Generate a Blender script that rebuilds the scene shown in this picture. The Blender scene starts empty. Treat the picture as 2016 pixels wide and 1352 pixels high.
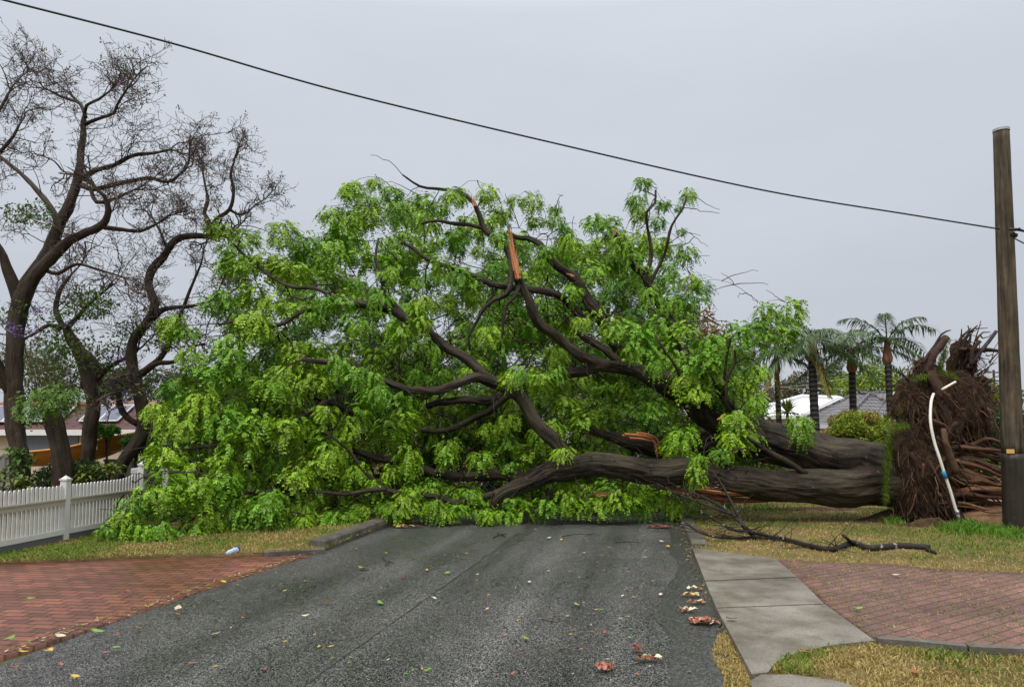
import bpy, math, random
import numpy as np
from mathutils import Vector, noise as mnoise
R = math.radians
random.seed(7); rng = np.random.default_rng(7)
S = bpy.context.scene
COL = S.collection

# ------------------------------------------------------------------ camera
F, CX, CY, PITCH, CAMZ = 1400.0, 1008.0, 756.0, R(3.84), 1.65
cam_d = bpy.data.cameras.new('camera'); cam = bpy.data.objects.new('camera', cam_d); COL.objects.link(cam)
cam.location = (0, 0, CAMZ); cam.rotation_euler = (R(90) + PITCH, 0, 0)
cam_d.sensor_width = 36; cam_d.lens = 36 * F / 2016; cam_d.shift_y = 80 / 2016
cam_d.clip_start = 0.05; cam_d.clip_end = 2000
S.camera = cam

# ------------------------------------------------------------------ sky and sun (overcast)
SUN_EL, SUN_AZ = R(58), R(205)
W = bpy.data.worlds.new('World'); S.world = W; W.use_nodes = True
nt = W.node_tree; nt.nodes.clear()
out = nt.nodes.new('ShaderNodeOutputWorld'); bg = nt.nodes.new('ShaderNodeBackground')
sky = nt.nodes.new('ShaderNodeTexSky'); sky.sky_type = 'NISHITA'; sky.sun_disc = False
sky.sun_elevation = SUN_EL; sky.sun_rotation = SUN_AZ; sky.dust_density = 4
tc = nt.nodes.new('ShaderNodeTexCoord'); sep = nt.nodes.new('ShaderNodeSeparateXYZ')
nt.links.new(tc.outputs['Generated'], sep.inputs[0])
ramp = nt.nodes.new('ShaderNodeValToRGB')
e = ramp.color_ramp.elements
e[0].position = 0.0; e[0].color = (.232, .242, .266, 1)
e[1].position = 0.28; e[1].color = (.266, .284, .313, 1)
n = e.new(0.52); n.color = (.288, .308, .336, 1)
n = e.new(1.0); n.color = (1.02, .99, .94, 1)
nt.links.new(sep.outputs['Z'], ramp.inputs[0])
ns = nt.nodes.new('ShaderNodeTexNoise'); ns.inputs['Scale'].default_value = 2.2; ns.inputs['Detail'].default_value = 4
mpw = nt.nodes.new('ShaderNodeMapping'); mpw.inputs['Scale'].default_value = (1, 1, 3.5)
nt.links.new(tc.outputs['Generated'], mpw.inputs[0]); nt.links.new(mpw.outputs[0], ns.inputs['Vector'])
mr = nt.nodes.new('ShaderNodeMapRange'); mr.inputs['To Min'].default_value = 15.2; mr.inputs['To Max'].default_value = 18.8
nt.links.new(ns.outputs['Fac'], mr.inputs['Value'])
sc_ = nt.nodes.new('ShaderNodeVectorMath'); sc_.operation = 'SCALE'
nt.links.new(ramp.outputs[0], sc_.inputs[0]); nt.links.new(mr.outputs[0], sc_.inputs['Scale'])
mixw = nt.nodes.new('ShaderNodeMix'); mixw.data_type = 'RGBA'; mixw.inputs[0].default_value = 0.94
nt.links.new(sky.outputs[0], mixw.inputs[6]); nt.links.new(sc_.outputs[0], mixw.inputs[7])
nt.links.new(mixw.outputs[2], bg.inputs[0]); bg.inputs[1].default_value = 0.1
nt.links.new(bg.outputs[0], out.inputs[0])

sun_d = bpy.data.lights.new('sun', 'SUN'); sun = bpy.data.objects.new('sun', sun_d); COL.objects.link(sun)
sun_d.energy = 1.5; sun_d.angle = R(30); sun_d.color = (1, .96, .9)
sun.rotation_euler = (R(90) - SUN_EL, 0, R(180) - SUN_AZ)
S.view_settings.view_transform = 'Standard'; S.view_settings.look = 'None'
S.view_settings.exposure = 0.45; S.view_settings.gamma = 1.0

# ------------------------------------------------------------------ pixel helpers (photo pixels -> places in the world)
sp_, cp_ = math.sin(PITCH), math.cos(PITCH)
def ray(px, py):
    x = (px - CX) / F; y = (CY - py) / F
    return np.array([x, cp_ - y * sp_, sp_ + y * cp_])
def P(px, py, Y):
    d = ray(px, py); d = d * (Y / d[1]); return np.array([d[0], Y, d[2] + CAMZ])
def G(px, py, z=0.0):
    d = ray(px, py); t = (z - CAMZ) / d[2]; return np.array([d[0] * t, d[1] * t, z])
def proj(p):
    x, y, z = p[..., 0], p[..., 1], p[..., 2] - CAMZ
    fwd = y * cp_ + z * sp_; up = -y * sp_ + z * cp_
    return CX + F * x / fwd, CY - F * up / fwd
def inpoly(x, y, poly):
    x = np.asarray(x, float); y = np.asarray(y, float)
    ins = np.zeros(x.shape, bool); n = len(poly)
    for i in range(n):
        x1, y1 = poly[i]; x2, y2 = poly[(i + 1) % n]
        c = ((y1 > y) != (y2 > y)) & (x < (x2 - x1) * (y - y1) / ((y2 - y1) or 1e-9) + x1)
        ins ^= c
    return ins

# ------------------------------------------------------------------ mesh builder
class MB:
    def __init__(s): s.v = []; s.q = []; s.t = []; s.col = []; s.uv = []; s.n = 0
    def add(s, v, quads=None, tris=None, col=(1, 1, 1), uv=None):
        v = np.asarray(v, np.float32).reshape(-1, 3); m = len(v)
        s.v.append(v)
        if quads is not None and len(quads): s.q.append(np.asarray(quads, np.int32) + s.n)
        if tris is not None and len(tris): s.t.append(np.asarray(tris, np.int32) + s.n)
        c = np.asarray(col, np.float32)
        if c.ndim == 1: c = np.tile(c[:3], (m, 1))
        s.col.append(c)
        s.uv.append(np.zeros((m, 2), np.float32) if uv is None else np.asarray(uv, np.float32))
        s.n += m
    def build(s, name, mat, parent=None, smooth=False, loc=None):
        me = bpy.data.meshes.new(name)
        v = np.concatenate(s.v)
        org = np.zeros(3)
        if parent is not None: org = np.array(world_loc(parent))
        elif loc is not None: org = np.array(loc)
        v = v - org.astype(np.float32)
        Q = np.concatenate(s.q) if s.q else np.zeros((0, 4), np.int32)
        T = np.concatenate(s.t) if s.t else np.zeros((0, 3), np.int32)
        li = np.concatenate([Q.ravel(), T.ravel()])
        me.vertices.add(len(v)); me.vertices.foreach_set('co', v.ravel())
        me.loops.add(len(li)); me.loops.foreach_set('vertex_index', li)
        npol = len(Q) + len(T)
        me.polygons.add(npol)
        ls = np.concatenate([np.arange(len(Q)) * 4, len(Q) * 4 + np.arange(len(T)) * 3]).astype(np.int32)
        me.polygons.foreach_set('loop_start', ls)
        me.polygons.foreach_set('use_smooth', np.full(npol, smooth, bool))
        uvl = me.uv_layers.new(name='UVMap')
        uv = np.concatenate(s.uv)
        uvl.data.foreach_set('uv', uv[li].ravel().astype(np.float32))
        ca = me.attributes.new('tint', 'FLOAT_COLOR', 'POINT')
        c = np.concatenate(s.col); ca.data.foreach_set('color', np.hstack([c, np.ones((len(c), 1), np.float32)]).ravel().astype(np.float32))
        me.update(calc_edges=True); me.validate()
        me.materials.append(mat)
        o = bpy.data.objects.new(name, me); COL.objects.link(o)
        if parent is not None: o.parent = parent
        elif loc is not None: o.location = loc
        return o
def world_loc(o):
    l = Vector(o.location)
    while o.parent is not None: o = o.parent; l += Vector(o.location)
    return l
def thing(name, label, cat, loc, group=None):
    o = bpy.data.objects.new(name, None); COL.objects.link(o); o.location = tuple(loc)
    o.empty_display_size = .2
    return tag(o, label, cat, group)
def tag(o, label, cat, group=None, kind=None):
    o['label'] = label; o['category'] = cat
    if group: o['group'] = group
    if kind: o['kind'] = kind
    return o
def struct(o, label=None, kind='structure'):
    o['kind'] = kind
    if label: o['label'] = label
    return o

def resample(pts, rad, step):
    pts = np.asarray(pts, float); rad = np.asarray(rad, float)
    n = len(pts)
    if n == 2:
        m = max(2, int(np.linalg.norm(pts[1] - pts[0]) / step) + 1); t = np.linspace(0, 1, m)[:, None]
        return pts[0] * (1 - t) + pts[1] * t, rad[0] * (1 - t[:, 0]) + rad[1] * t[:, 0]
    op, orr = [], []
    for i in range(n - 1):
        p0 = pts[max(i - 1, 0)]; p1 = pts[i]; p2 = pts[i + 1]; p3 = pts[min(i + 2, n - 1)]
        m = max(1, int(np.linalg.norm(p2 - p1) / step))
        for k in range(m):
            t = k / m
            op.append(.5 * ((2 * p1) + (-p0 + p2) * t + (2 * p0 - 5 * p1 + 4 * p2 - p3) * t * t + (-p0 + 3 * p1 - 3 * p2 + p3) * t ** 3))
            orr.append(rad[i] * (1 - t) + rad[i + 1] * t)
    op.append(pts[-1]); orr.append(rad[-1])
    return np.array(op), np.array(orr)
def tube(mb, pts, rad, sides=8, col=(1, 1, 1), lump=0.0, cap=True, seed=0.0, ridge=0.0):
    pts = np.asarray(pts, float); rad = np.broadcast_to(np.asarray(rad, float), (len(pts),))
    n = len(pts)
    tan = np.gradient(pts, axis=0); tan /= np.linalg.norm(tan, axis=1, keepdims=True) + 1e-9
    ref = np.array([0, 0, 1.0]) if abs(tan[0][2]) < .9 else np.array([1.0, 0, 0])
    U = np.cross(tan, ref); bad = np.linalg.norm(U, axis=1) < .15
    if bad.any():
        u = np.cross(tan[0], ref); u /= np.linalg.norm(u); us = []
        for i in range(n):
            u = u - tan[i] * np.dot(u, tan[i]); u /= np.linalg.norm(u) + 1e-9; us.append(u)
        U = np.array(us)
    else: U /= np.linalg.norm(U, axis=1, keepdims=True)
    V = np.cross(tan, U)
    a = np.linspace(0, 2 * math.pi, sides + 1)
    ln = np.concatenate([[0], np.cumsum(np.linalg.norm(np.diff(pts, axis=0), axis=1))])
    rr = np.repeat(rad[:, None], sides + 1, 1)
    if lump > 0:
        for i in range(n):
            for k in range(sides):
                q = (math.cos(a[k]) * 1.3 + seed, math.sin(a[k]) * 1.3, ln[i] * 1.1 / max(rad[0] * 2.5, .1))
                q2 = (math.cos(a[k]) * 5 + seed, math.sin(a[k]) * 5, ln[i] * 1.6)
                rr[i, k] *= 1 + lump * mnoise.noise(q) + lump * .55 * mnoise.noise(q2)
                if ridge > 0:
                    r_ = rad[i]; q3 = (math.cos(a[k]) * r_ * 16 + seed, math.sin(a[k]) * r_ * 16, ln[i] * 2.6 + .8 * mnoise.noise((ln[i] * .9, a[k], seed)))
                    rr[i, k] += ridge * (.5 - 1.6 * abs(mnoise.noise(q3))) + ridge * .5 * mnoise.noise((q3[0] * 2.7, q3[1] * 2.7, ln[i] * 5))
            rr[i, sides] = rr[i, 0]
    v = pts[:, None, :] + rr[..., None] * (np.cos(a)[None, :, None] * U[:, None, :] + np.sin(a)[None, :, None] * V[:, None, :])
    uv = np.stack([np.broadcast_to(a[None, :] * max(rad.mean(), 1e-3), (n, sides + 1)), np.broadcast_to(ln[:, None], (n, sides + 1))], -1)
    i = np.arange(n - 1)[:, None] * (sides + 1) + np.arange(sides)[None, :]
    q = np.stack([i, i + 1, i + sides + 2, i + sides + 1], -1).reshape(-1, 4)
    vv = v.reshape(-1, 3); uvv = uv.reshape(-1, 2); tr = None
    if cap:
        vv = np.vstack([vv, pts[:1], pts[-1:]]); uvv = np.vstack([uvv, [[0, 0]], [[0, ln[-1]]]])
        b = n * (sides + 1); ks = np.arange(sides)
        tr = np.vstack([np.stack([np.full(sides, b), ks + 1, ks], -1), np.stack([np.full(sides, b + 1), (n - 1) * (sides + 1) + ks, (n - 1) * (sides + 1) + ks + 1], -1)])
    mb.add(vv, q, tr, col, uvv)
BOXQ = [[0, 3, 2, 1], [4, 5, 6, 7], [0, 1, 5, 4], [1, 2, 6, 5], [2, 3, 7, 6], [3, 0, 4, 7]]
def box(mb, c, sx, sy, sz, ax=(1, 0, 0), ay=(0, 1, 0), az=(0, 0, 1), col=(1, 1, 1)):
    c = np.asarray(c, float); ax, ay, az = (np.asarray(k, float) for k in (ax, ay, az))
    v = [c + ax * sx * a / 2 + ay * sy * b / 2 + az * sz * d / 2 for d in (-1, 1) for a, b in ((-1, -1), (1, -1), (1, 1), (-1, 1))]
    mb.add(np.repeat(np.array(v), 1, 0), BOXQ, None, col)
def prism(mb, poly, z0, z1, col=(1, 1, 1)):
    """vertical prism over a (possibly concave) plan polygon, triangulated"""
    from mathutils.geometry import tessellate_polygon
    poly = [np.asarray(p, float)[:2] for p in poly]
    n = len(poly)
    tri = tessellate_polygon([[Vector((p[0], p[1], 0)) for p in poly]])
    z1a = np.broadcast_to(np.asarray(z1, float), (n,))
    top = np.array([[p[0], p[1], z1a[i]] for i, p in enumerate(poly)])
    bot = np.array([[p[0], p[1], z0] for p in poly])
    T = []
    for a, b, c in tri:
        nz = (top[b] - top[a])[0] * (top[c] - top[a])[1] - (top[b] - top[a])[1] * (top[c] - top[a])[0]
        T.append((a, b, c) if nz > 0 else (a, c, b))
    mb.add(top, None, T, col, top[:, :2])
    for i in range(n):
        j = (i + 1) % n
        mb.add([bot[i], bot[j], top[j], top[i]], [[0, 1, 2, 3]], None, col)

# ------------------------------------------------------------------ materials
class N:
    def __init__(s, name):
        s.m = bpy.data.materials.new(name); s.m.use_nodes = True; s.nt = s.m.node_tree
        s.b = s.nt.nodes['Principled BSDF']; s.o = s.nt.nodes['Material Output']
    def n(s, t, **k):
        x = s.nt.nodes.new(t)
        for a, b in k.items(): setattr(x, a, b)
        return x
    def l(s, a, b): s.nt.links.new(a, b)
    def val(s, sock, v):
        if hasattr(v, 'links') or hasattr(v, 'is_output'): s.l(v, sock)
        else: sock.default_value = v
    def coord(s, kind='Object', scale=(1, 1, 1), rot=0.0):
        t = s.n('ShaderNodeTexCoord'); m = s.n('ShaderNodeMapping'); m.inputs['Scale'].default_value = scale
        m.inputs['Rotation'].default_value = (0, 0, rot)
        s.l(t.outputs[kind], m.inputs[0]); return m.outputs[0]
    def noise(s, vec, scale, detail=4, rough=.55):
        x = s.n('ShaderNodeTexNoise'); x.inputs['Scale'].default_value = scale; x.inputs['Detail'].default_value = detail
        x.inputs['Roughness'].default_value = rough; s.l(vec, x.inputs['Vector']); return x.outputs['Fac']
    def ramp(s, fac, stops):
        r = s.n('ShaderNodeValToRGB'); s.l(fac, r.inputs[0]); el = r.color_ramp.elements
        while len(el) < len(stops): el.new(.5)
        for e_, (p, c) in zip(el, stops):
            e_.position = p; e_.color = (*c, 1) if not isinstance(c, (int, float)) else (c, c, c, 1)
        return r.outputs[0]
    def mix(s, f, a, b, mode='MIX'):
        x = s.n('ShaderNodeMix', data_type='RGBA', blend_type=mode)
        for sock, v in ((x.inputs[0], f), (x.inputs[6], a), (x.inputs[7], b)):
            if isinstance(v, bpy.types.NodeSocket): s.l(v, sock)
            elif isinstance(v, (int, float)) and sock.type == 'VALUE': sock.default_value = v
            else: sock.default_value = (*v, 1) if len(v) == 3 else v
        return x.outputs[2]
    def math(s, op, a, b=0.0):
        x = s.n('ShaderNodeMath', operation=op)
        for sock, v in ((x.inputs[0], a), (x.inputs[1], b)):
            if isinstance(v, bpy.types.NodeSocket): s.l(v, sock)
            else: sock.default_value = v
        return x.outputs[0]
    def attr(s): x = s.n('ShaderNodeAttribute', attribute_name='tint'); return x.outputs['Color']
    def bump(s, h, strength=.5, dist=.01):
        x = s.n('ShaderNodeBump'); x.inputs['Strength'].default_value = strength; x.inputs['Distance'].default_value = dist
        s.l(h, x.inputs['Height']); s.l(x.outputs[0], s.b.inputs['Normal']); return x
    def set(s, color=None, rough=None, spec=None, metal=None):
        if color is not None:
            if isinstance(color, bpy.types.NodeSocket): s.l(color, s.b.inputs['Base Color'])
            else: s.b.inputs['Base Color'].default_value = (*color, 1)
        if rough is not None:
            if isinstance(rough, bpy.types.NodeSocket): s.l(rough, s.b.inputs['Roughness'])
            else: s.b.inputs['Roughness'].default_value = rough
        if spec is not None: s.b.inputs['Specular IOR Level'].default_value = spec
        if metal is not None: s.b.inputs['Metallic'].default_value = metal
        return s.m

def m_simple(name, col, rough=.6, var=.15, scale=8, spec=.4, metal=0.0, kind='Object'):
    k = N(name); v = k.coord(kind); f = k.noise(v, scale, 5)
    c = k.mix(f, tuple(x * (1 - var) for x in col), tuple(min(1, x * (1 + var)) for x in col))
    return k.set(c, rough, spec, metal)
def m_leaf(name, trans=.16, rough=.42, spec=.35):
    k = N(name); c = k.attr()
    k.set(c, rough, spec)
    tr = k.n('ShaderNodeBsdfTranslucent'); k.l(k.mix(1.0, c, (1.0, 1.0, .55), 'MULTIPLY'), tr.inputs[0])
    ms = k.n('ShaderNodeMixShader'); ms.inputs[0].default_value = trans
    k.l(k.b.outputs[0], ms.inputs[1]); k.l(tr.outputs[0], ms.inputs[2]); k.l(ms.outputs[0], k.o.inputs[0])
    return k.m
def m_bark(name, dark, mid, light, scale=1.0, lichen=True, rough=.62):
    k = N(name); uv = k.coord('UV', (22 * scale, 3.2 * scale, 1)); ob = k.coord('Object')
    wob = k.noise(ob, 3.0, 3)
    vm = k.n('ShaderNodeVectorMath', operation='ADD'); k.l(uv, vm.inputs[0])
    sc2 = k.n('ShaderNodeVectorMath', operation='SCALE'); k.l(ob, sc2.inputs[0]); sc2.inputs['Scale'].default_value = 1.2
    k.l(sc2.outputs[0], vm.inputs[1])
    f1 = k.noise(vm.outputs[0], 1.0, 6, .65)
    f2 = k.noise(ob, 1.7, 4)
    f3 = k.noise(ob, 40, 3)
    c = k.ramp(f1, [(.36, dark), (.50, mid), (.68, light)])
    c = k.mix(k.ramp(f2, [(.35, 0), (.7, 1)]), c, k.mix(.5, c, (.095, .085, .05)))
    if lichen:
        l1 = k.ramp(k.noise(ob, 9, 5), [(.66, 0), (.70, 1)])
        c = k.mix(k.math('MULTIPLY', l1, .25), c, (.20, .21, .16))
    h = k.math('ADD', f1, k.math('MULTIPLY', f3, .25))
    k.bump(h, 1.0, .05 * (1 if scale <= 1 else .6))
    return k.set(c, rough, .18)

M = {}
M['bark'] = m_bark('bark', (.003, .002, .0015), (.017, .0112, .0085), (.064, .042, .031), .55, True, .55)
M['twig'] = m_simple('twig', (.030, .020, .016), .6, .35, 6, .25)
M['bare_bark'] = m_bark('bare_bark', (.011, .0065, .006), (.040, .024, .021), (.085, .053, .044), .9, False)
M['bare_twig'] = m_simple('bare_twig', (.080, .057, .050), .7, .3, 4, .25)
M['leaf'] = m_leaf('leaf'); M['leaf2'] = m_leaf('leaf2', .15, .5, .25)
M['palm_leaf'] = m_leaf('palm_leaf', .15, .4, .35)
M['grass'] = m_leaf('grass', .2, .6, .2)
k = N('root'); c = k.mix(1.0, k.attr(), k.ramp(k.noise(k.coord('Object'), 14, 6, .7), [(.3, .45), (.7, 1.5)]), 'MULTIPLY'); k.bump(k.noise(k.coord('Object'), 40, 4), .6, .01); M['root'] = k.set(c, .75, .2)
k = N('soil_clod'); v = k.coord('Object'); f = k.noise(v, 7, 8, .7)
c = k.ramp(f, [(.3, (.011, .0075, .005)), (.5, (.052, .031, .020)), (.72, (.135, .082, .050))])
k.bump(k.noise(v, 14, 8, .75), 1.0, .08); M['soil_clod'] = k.set(c, .9, .15)
k = N('torn_wood'); uv = k.coord('UV', (60, 3, 1)); f = k.noise(uv, 1, 5, .6)
c = k.ramp(f, [(.3, (.20, .055, .025)), (.5, (.52, .19, .075)), (.7, (.78, .46, .24))]); k.bump(f, .8, .01)
M['torn_wood'] = k.set(c, .6, .3)
k = N('torn_bark'); uv = k.coord('UV', (60, 3, 1)); f = k.noise(uv, 1, 5, .6)
c = k.ramp(f, [(.3, (.06, .02, .013)), (.5, (.17, .06, .032)), (.7, (.34, .14, .07))]); k.bump(f, .8, .01)
M['torn_bark'] = k.set(c, .6, .3)

# asphalt: wet, speckled with aggregate, worn in bands along the road (object x = across, y = along)
k = N('asphalt'); v = k.coord('Object')
vo = k.n('ShaderNodeTexVoronoi'); vo.inputs['Scale'].default_value = 165; k.l(v, vo.inputs['Vector'])
sepc = k.n('ShaderNodeSeparateColor'); k.l(vo.outputs['Color'], sepc.inputs[0])
agg = k.ramp(sepc.outputs[0], [(.0, .008), (.40, .018), (.63, .062), (.84, .21), (1., .46)])
vb = k.coord('Object', (1.3, .05, 1)); band = k.noise(vb, 1.0, 3)
big = k.noise(v, .55, 5); fine = k.noise(v, 30, 4)
c = k.mix(1.0, agg, k.ramp(band, [(.32, .42), (.66, 1.1)]), 'MULTIPLY')
c = k.mix(1.0, c, k.ramp(big, [(.3, (.78, .80, .80)), (.7, (1.12, 1.12, 1.1))]), 'MULTIPLY')
c = k.mix(k.ramp(k.noise(v, 1.6, 5), [(.52, 0), (.72, .35)]), c, (.045, .042, .030))
rg = k.ramp(k.math('ADD', k.math('MULTIPLY', big, .6), k.math('MULTIPLY', band, .4)), [(.35, .20), (.65, .46)])
k.bump(k.math('ADD', k.math('MULTIPLY', sepc.outputs[0], .5), fine), .55, .006)
k.l(k.ramp(sepc.outputs[0], [(.2, .12), (.75, .6)]), k.b.inputs['Specular IOR Level']); M['asphalt'] = k.set(c, rg)
k = N('seam'); v = k.coord('Object'); M['seam'] = k.set(k.mix(k.noise(v, 25, 4), (.016, .016, .016), (.05, .05, .048)), .4, .5)
k = N('puddle'); v = k.coord('Object')
vo = k.n('ShaderNodeTexVoronoi'); vo.inputs['Scale'].default_value = 95; k.l(v, vo.inputs['Vector'])
sepc = k.n('ShaderNodeSeparateColor'); k.l(vo.outputs['Color'], sepc.inputs[0])
c = k.ramp(sepc.outputs[0], [(.0, .014), (.6, .04), (1., .12)])
wv = k.noise(k.coord('Object', (9, 3.0, 1), .5), 4.0, 4)
k.bump(wv, .5, .006); M['puddle'] = k.set(c, .32, .8)
k = N('concrete'); v = k.coord('Object'); f = k.noise(v, 1.1, 6, .6); g = k.noise(v, 60, 4, .7)
c = k.ramp(f, [(.32, (.095, .084, .066)), (.5, (.175, .160, .134)), (.68, (.26, .243, .208))])
c = k.mix(1.0, c, k.ramp(g, [(.3, .6), (.7, 1.3)]), 'MULTIPLY')
st = k.ramp(k.noise(v, 2.6, 6, .7), [(.48, 0), (.66, .75)]); c = k.mix(st, c, (.080, .062, .038))
k.bump(g, .3, .004); M['concrete'] = k.set(c, k.ramp(f, [(.3, .35), (.7, .65)]), .4)
k = N('kerb_concrete'); v = k.coord('Object'); f = k.noise(v, 2.5, 6, .7); g = k.noise(v, 40, 4, .7)
c = k.mix(1.0, k.ramp(f, [(.3, (.045, .042, .036)), (.6, (.13, .12, .10)), (.8, (.24, .22, .185))]), k.ramp(g, [(.25, .7), (.75, 1.2)]), 'MULTIPLY')
k.bump(g, .5, .008); M['kerb'] = k.set(c, .55, .4)
def m_brick(name, c1, c2, mortar, rot, bw, rh, ms, moss, rough):
    k = N(name); v = k.coord('Object', (1, 1, 1), rot)
    wn = k.n('ShaderNodeTexNoise'); wn.inputs['Scale'].default_value = 5; k.l(v, wn.inputs['Vector'])
    va = k.n('ShaderNodeVectorMath', operation='MULTIPLY_ADD'); k.l(wn.outputs['Color'], va.inputs[0]); va.inputs[1].default_value = (.012, .012, 0); k.l(v, va.inputs[2])
    b = k.n('ShaderNodeTexBrick'); k.l(va.outputs[0], b.inputs['Vector'])
    b.inputs['Color1'].default_value = (*c1, 1); b.inputs['Color2'].default_value = (*c2, 1); b.inputs['Mortar'].default_value = (*mortar, 1)
    b.inputs['Scale'].default_value = 1.0; b.inputs['Brick Width'].default_value = bw; b.inputs['Row Height'].default_value = rh
    b.inputs['Mortar Size'].default_value = ms; b.inputs['Mortar Smooth'].default_value = .3; b.inputs['Bias'].default_value = 0
    f = k.noise(v, 1.0, 5); g = k.noise(v, 35, 5, .7)
    c = k.mix(1.0, b.outputs['Color'], k.ramp(f, [(.28, .62), (.72, 1.25)]), 'MULTIPLY')
    c = k.mix(1.0, c, k.ramp(g, [(.25, .7), (.75, 1.25)]), 'MULTIPLY')
    ms_ = k.ramp(k.noise(v, 2.2, 6, .75), [(.56, 0), (.70, .75)]); c = k.mix(ms_, c, moss)
    h = k.math('ADD', k.math('MULTIPLY', b.outputs['Fac'], -1.0), k.math('MULTIPLY', g, .4))
    k.bump(h, .8, .012); return k.set(c, k.ramp(f, [(.3, rough - .15), (.7, rough + .15)]), .4)
M['brick'] = m_brick('red_brick', (.235, .090, .058), (.125, .050, .038), (.06, .03, .02), .12, .23, .115, .010, (.20, .085, .04), .4)
M['paver'] = m_brick('mauve_paver', (.215, .108, .088), (.150, .074, .062), (.075, .058, .036), -R(32), .23, .115, .010, (.14, .082, .055), .55)
k = N('verge_soil'); v = k.coord('Object'); f = k.noise(v, .7, 6, .65); g = k.noise(v, 22, 6, .75)
c = k.ramp(f, [(.30, (.075, .085, .024)), (.44, (.13, .11, .042)), (.56, (.20, .145, .062)), (.68, (.085, .050, .028))])
c = k.mix(1.0, c, k.ramp(g, [(.25, .55), (.75, 1.35)]), 'MULTIPLY'); k.bump(g, .9, .02); M['verge'] = k.set(c, .9, .15)
k = N('far_ground'); v = k.coord('Object'); f = k.noise(v, .12, 6); M['ground'] = k.set(k.ramp(f, [(.3, (.05, .065, .022)), (.7, (.13, .11, .05))]), .9, .1)
k = N('sand'); v = k.coord('Object'); f = k.noise(v, 2.0, 7, .7); g = k.noise(v, 50, 4)
c = k.mix(1.0, k.ramp(f, [(.3, (.13, .068, .038)), (.5, (.27, .155, .088)), (.7, (.38, .235, .145))]), k.ramp(g, [(.2, .7), (.8, 1.2)]), 'MULTIPLY')
k.bump(k.noise(v, 9, 7, .7), .9, .05); M['sand'] = k.set(c, .9, .15)
k = N('bare_soil'); v = k.coord('Object'); f = k.noise(v, 4.0, 7, .7)
k.bump(k.noise(v, 15, 6, .7), .9, .03); M['bare_soil'] = k.set(k.ramp(f, [(.3, (.025, .016, .010)), (.55, (.085, .050, .030)), (.75, (.17, .10, .06))]), .9, .15)
k = N('pole_timber'); uv = k.coord('UV', (14, .9, 1)); ob = k.coord('Object'); f = k.noise(uv, 1, 6, .65); g = k.noise(ob, 1.1, 4)
sz = k.n('ShaderNodeSeparateXYZ'); k.l(k.coord('Object'), sz.inputs[0])
base = k.ramp(f, [(.36, (.016, .013, .009)), (.5, (.078, .064, .045)), (.66, (.16, .138, .10))])
base = k.mix(k.ramp(g, [(.4, 0), (.65, .6)]), base, (.13, .088, .050))
low = k.ramp(k.math('ADD', k.math('MULTIPLY', sz.outputs['Z'], 1.0), k.math('MULTIPLY', k.noise(k.coord('Object', (6, 6, .6)), 1, 4), .25)), [(0.0, 1), (1.36, 1), (1.40, 0)]) if False else None
base = k.mix(1.0, base, k.ramp(k.noise(k.coord('Object', (1, 1, .6)), 3.2, 5, .7), [(.3, .55), (.7, 1.35)]), 'MULTIPLY'); k.bump(f, .9, .02); M['pole'] = k.set(base, .7, .25)
k = N('pole_sleeve'); uv = k.coord('UV', (10, 1.2, 1)); f = k.noise(uv, 1, 6, .7); g = k.noise(k.coord('Object'), 7, 5)
c = k.mix(k.ramp(g, [(.55, 0), (.7, .6)]), k.ramp(f, [(.3, (.014, .012, .009)), (.6, (.040, .034, .025)), (.8, (.075, .065, .045))]), (.05, .06, .03))
k.bump(f, .6, .01); M['pole_low'] = k.set(c, .5, .4)
M['white'] = m_simple('white_paint', (.61, .61, .59), .5, .16, 9)
M['rail'] = m_simple('beige_rail', (.40, .37, .31), .5, .1, 6)
M['plinth'] = m_simple('grey_plinth', (.12, .13, .14), .6, .2, 6)
M['grey_steel'] = m_simple('grey_steel_sheet', (.19, .185, .175), .5, .08, 3)
M['cream'] = m_simple('cream_render', (.52, .43, .32), .8, .1, 3)
M['pale_wall'] = m_simple('pale_wall', (.55, .55, .53), .8, .08, 3)
M['white_roof'] = m_simple('white_roof', (.74, .75, .76), .5, .04, 1.5)
M['fascia'] = m_simple('white_fascia', (.74, .74, .74), .5, .05, 4)
def m_tile(name, a, b, bw, rh, rough=.5):
    k = N(name); uv = k.coord('UV'); w = k.n('ShaderNodeTexBrick'); k.l(uv, w.inputs['Vector'])
    w.inputs['Color1'].default_value = (*a, 1); w.inputs['Color2'].default_value = (*b, 1)
    w.inputs['Mortar'].default_value = tuple(x * .25 for x in a) + (1,)
    w.inputs['Scale'].default_value = 1; w.inputs['Brick Width'].default_value = bw; w.inputs['Row Height'].default_value = rh
    w.inputs['Mortar Size'].default_value = .035; w.inputs['Mortar Smooth'].default_value = .6
    f = k.noise(k.coord('Object'), 1.2, 5)
    c = k.mix(1.0, w.outputs['Color'], k.ramp(f, [(.3, .75), (.7, 1.2)]), 'MULTIPLY')
    k.bump(k.math('MULTIPLY', w.outputs['Fac'], -1), 1.0, .05); return k.set(c, rough, .15)
M['tile_grey'] = m_tile('grey_roof_tiles', (.155, .150, .160), (.20, .195, .205), .40, .36)
M['tile_red'] = m_tile('maroon_roof_tiles', (.075, .030, .027), (.11, .046, .040), 1.2, .34)
M['ridge_red'] = m_simple('terracotta_ridge', (.30, .11, .06), .6)
k = N('solar'); uv = k.coord('UV'); b_ = k.n('ShaderNodeTexBrick'); k.l(uv, b_.inputs['Vector']); b_.offset = 0
b_.inputs['Color1'].default_value = (.045, .055, .10, 1); b_.inputs['Color2'].default_value = (.055, .065, .115, 1); b_.inputs['Mortar'].default_value = (.13, .14, .17, 1)
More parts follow.
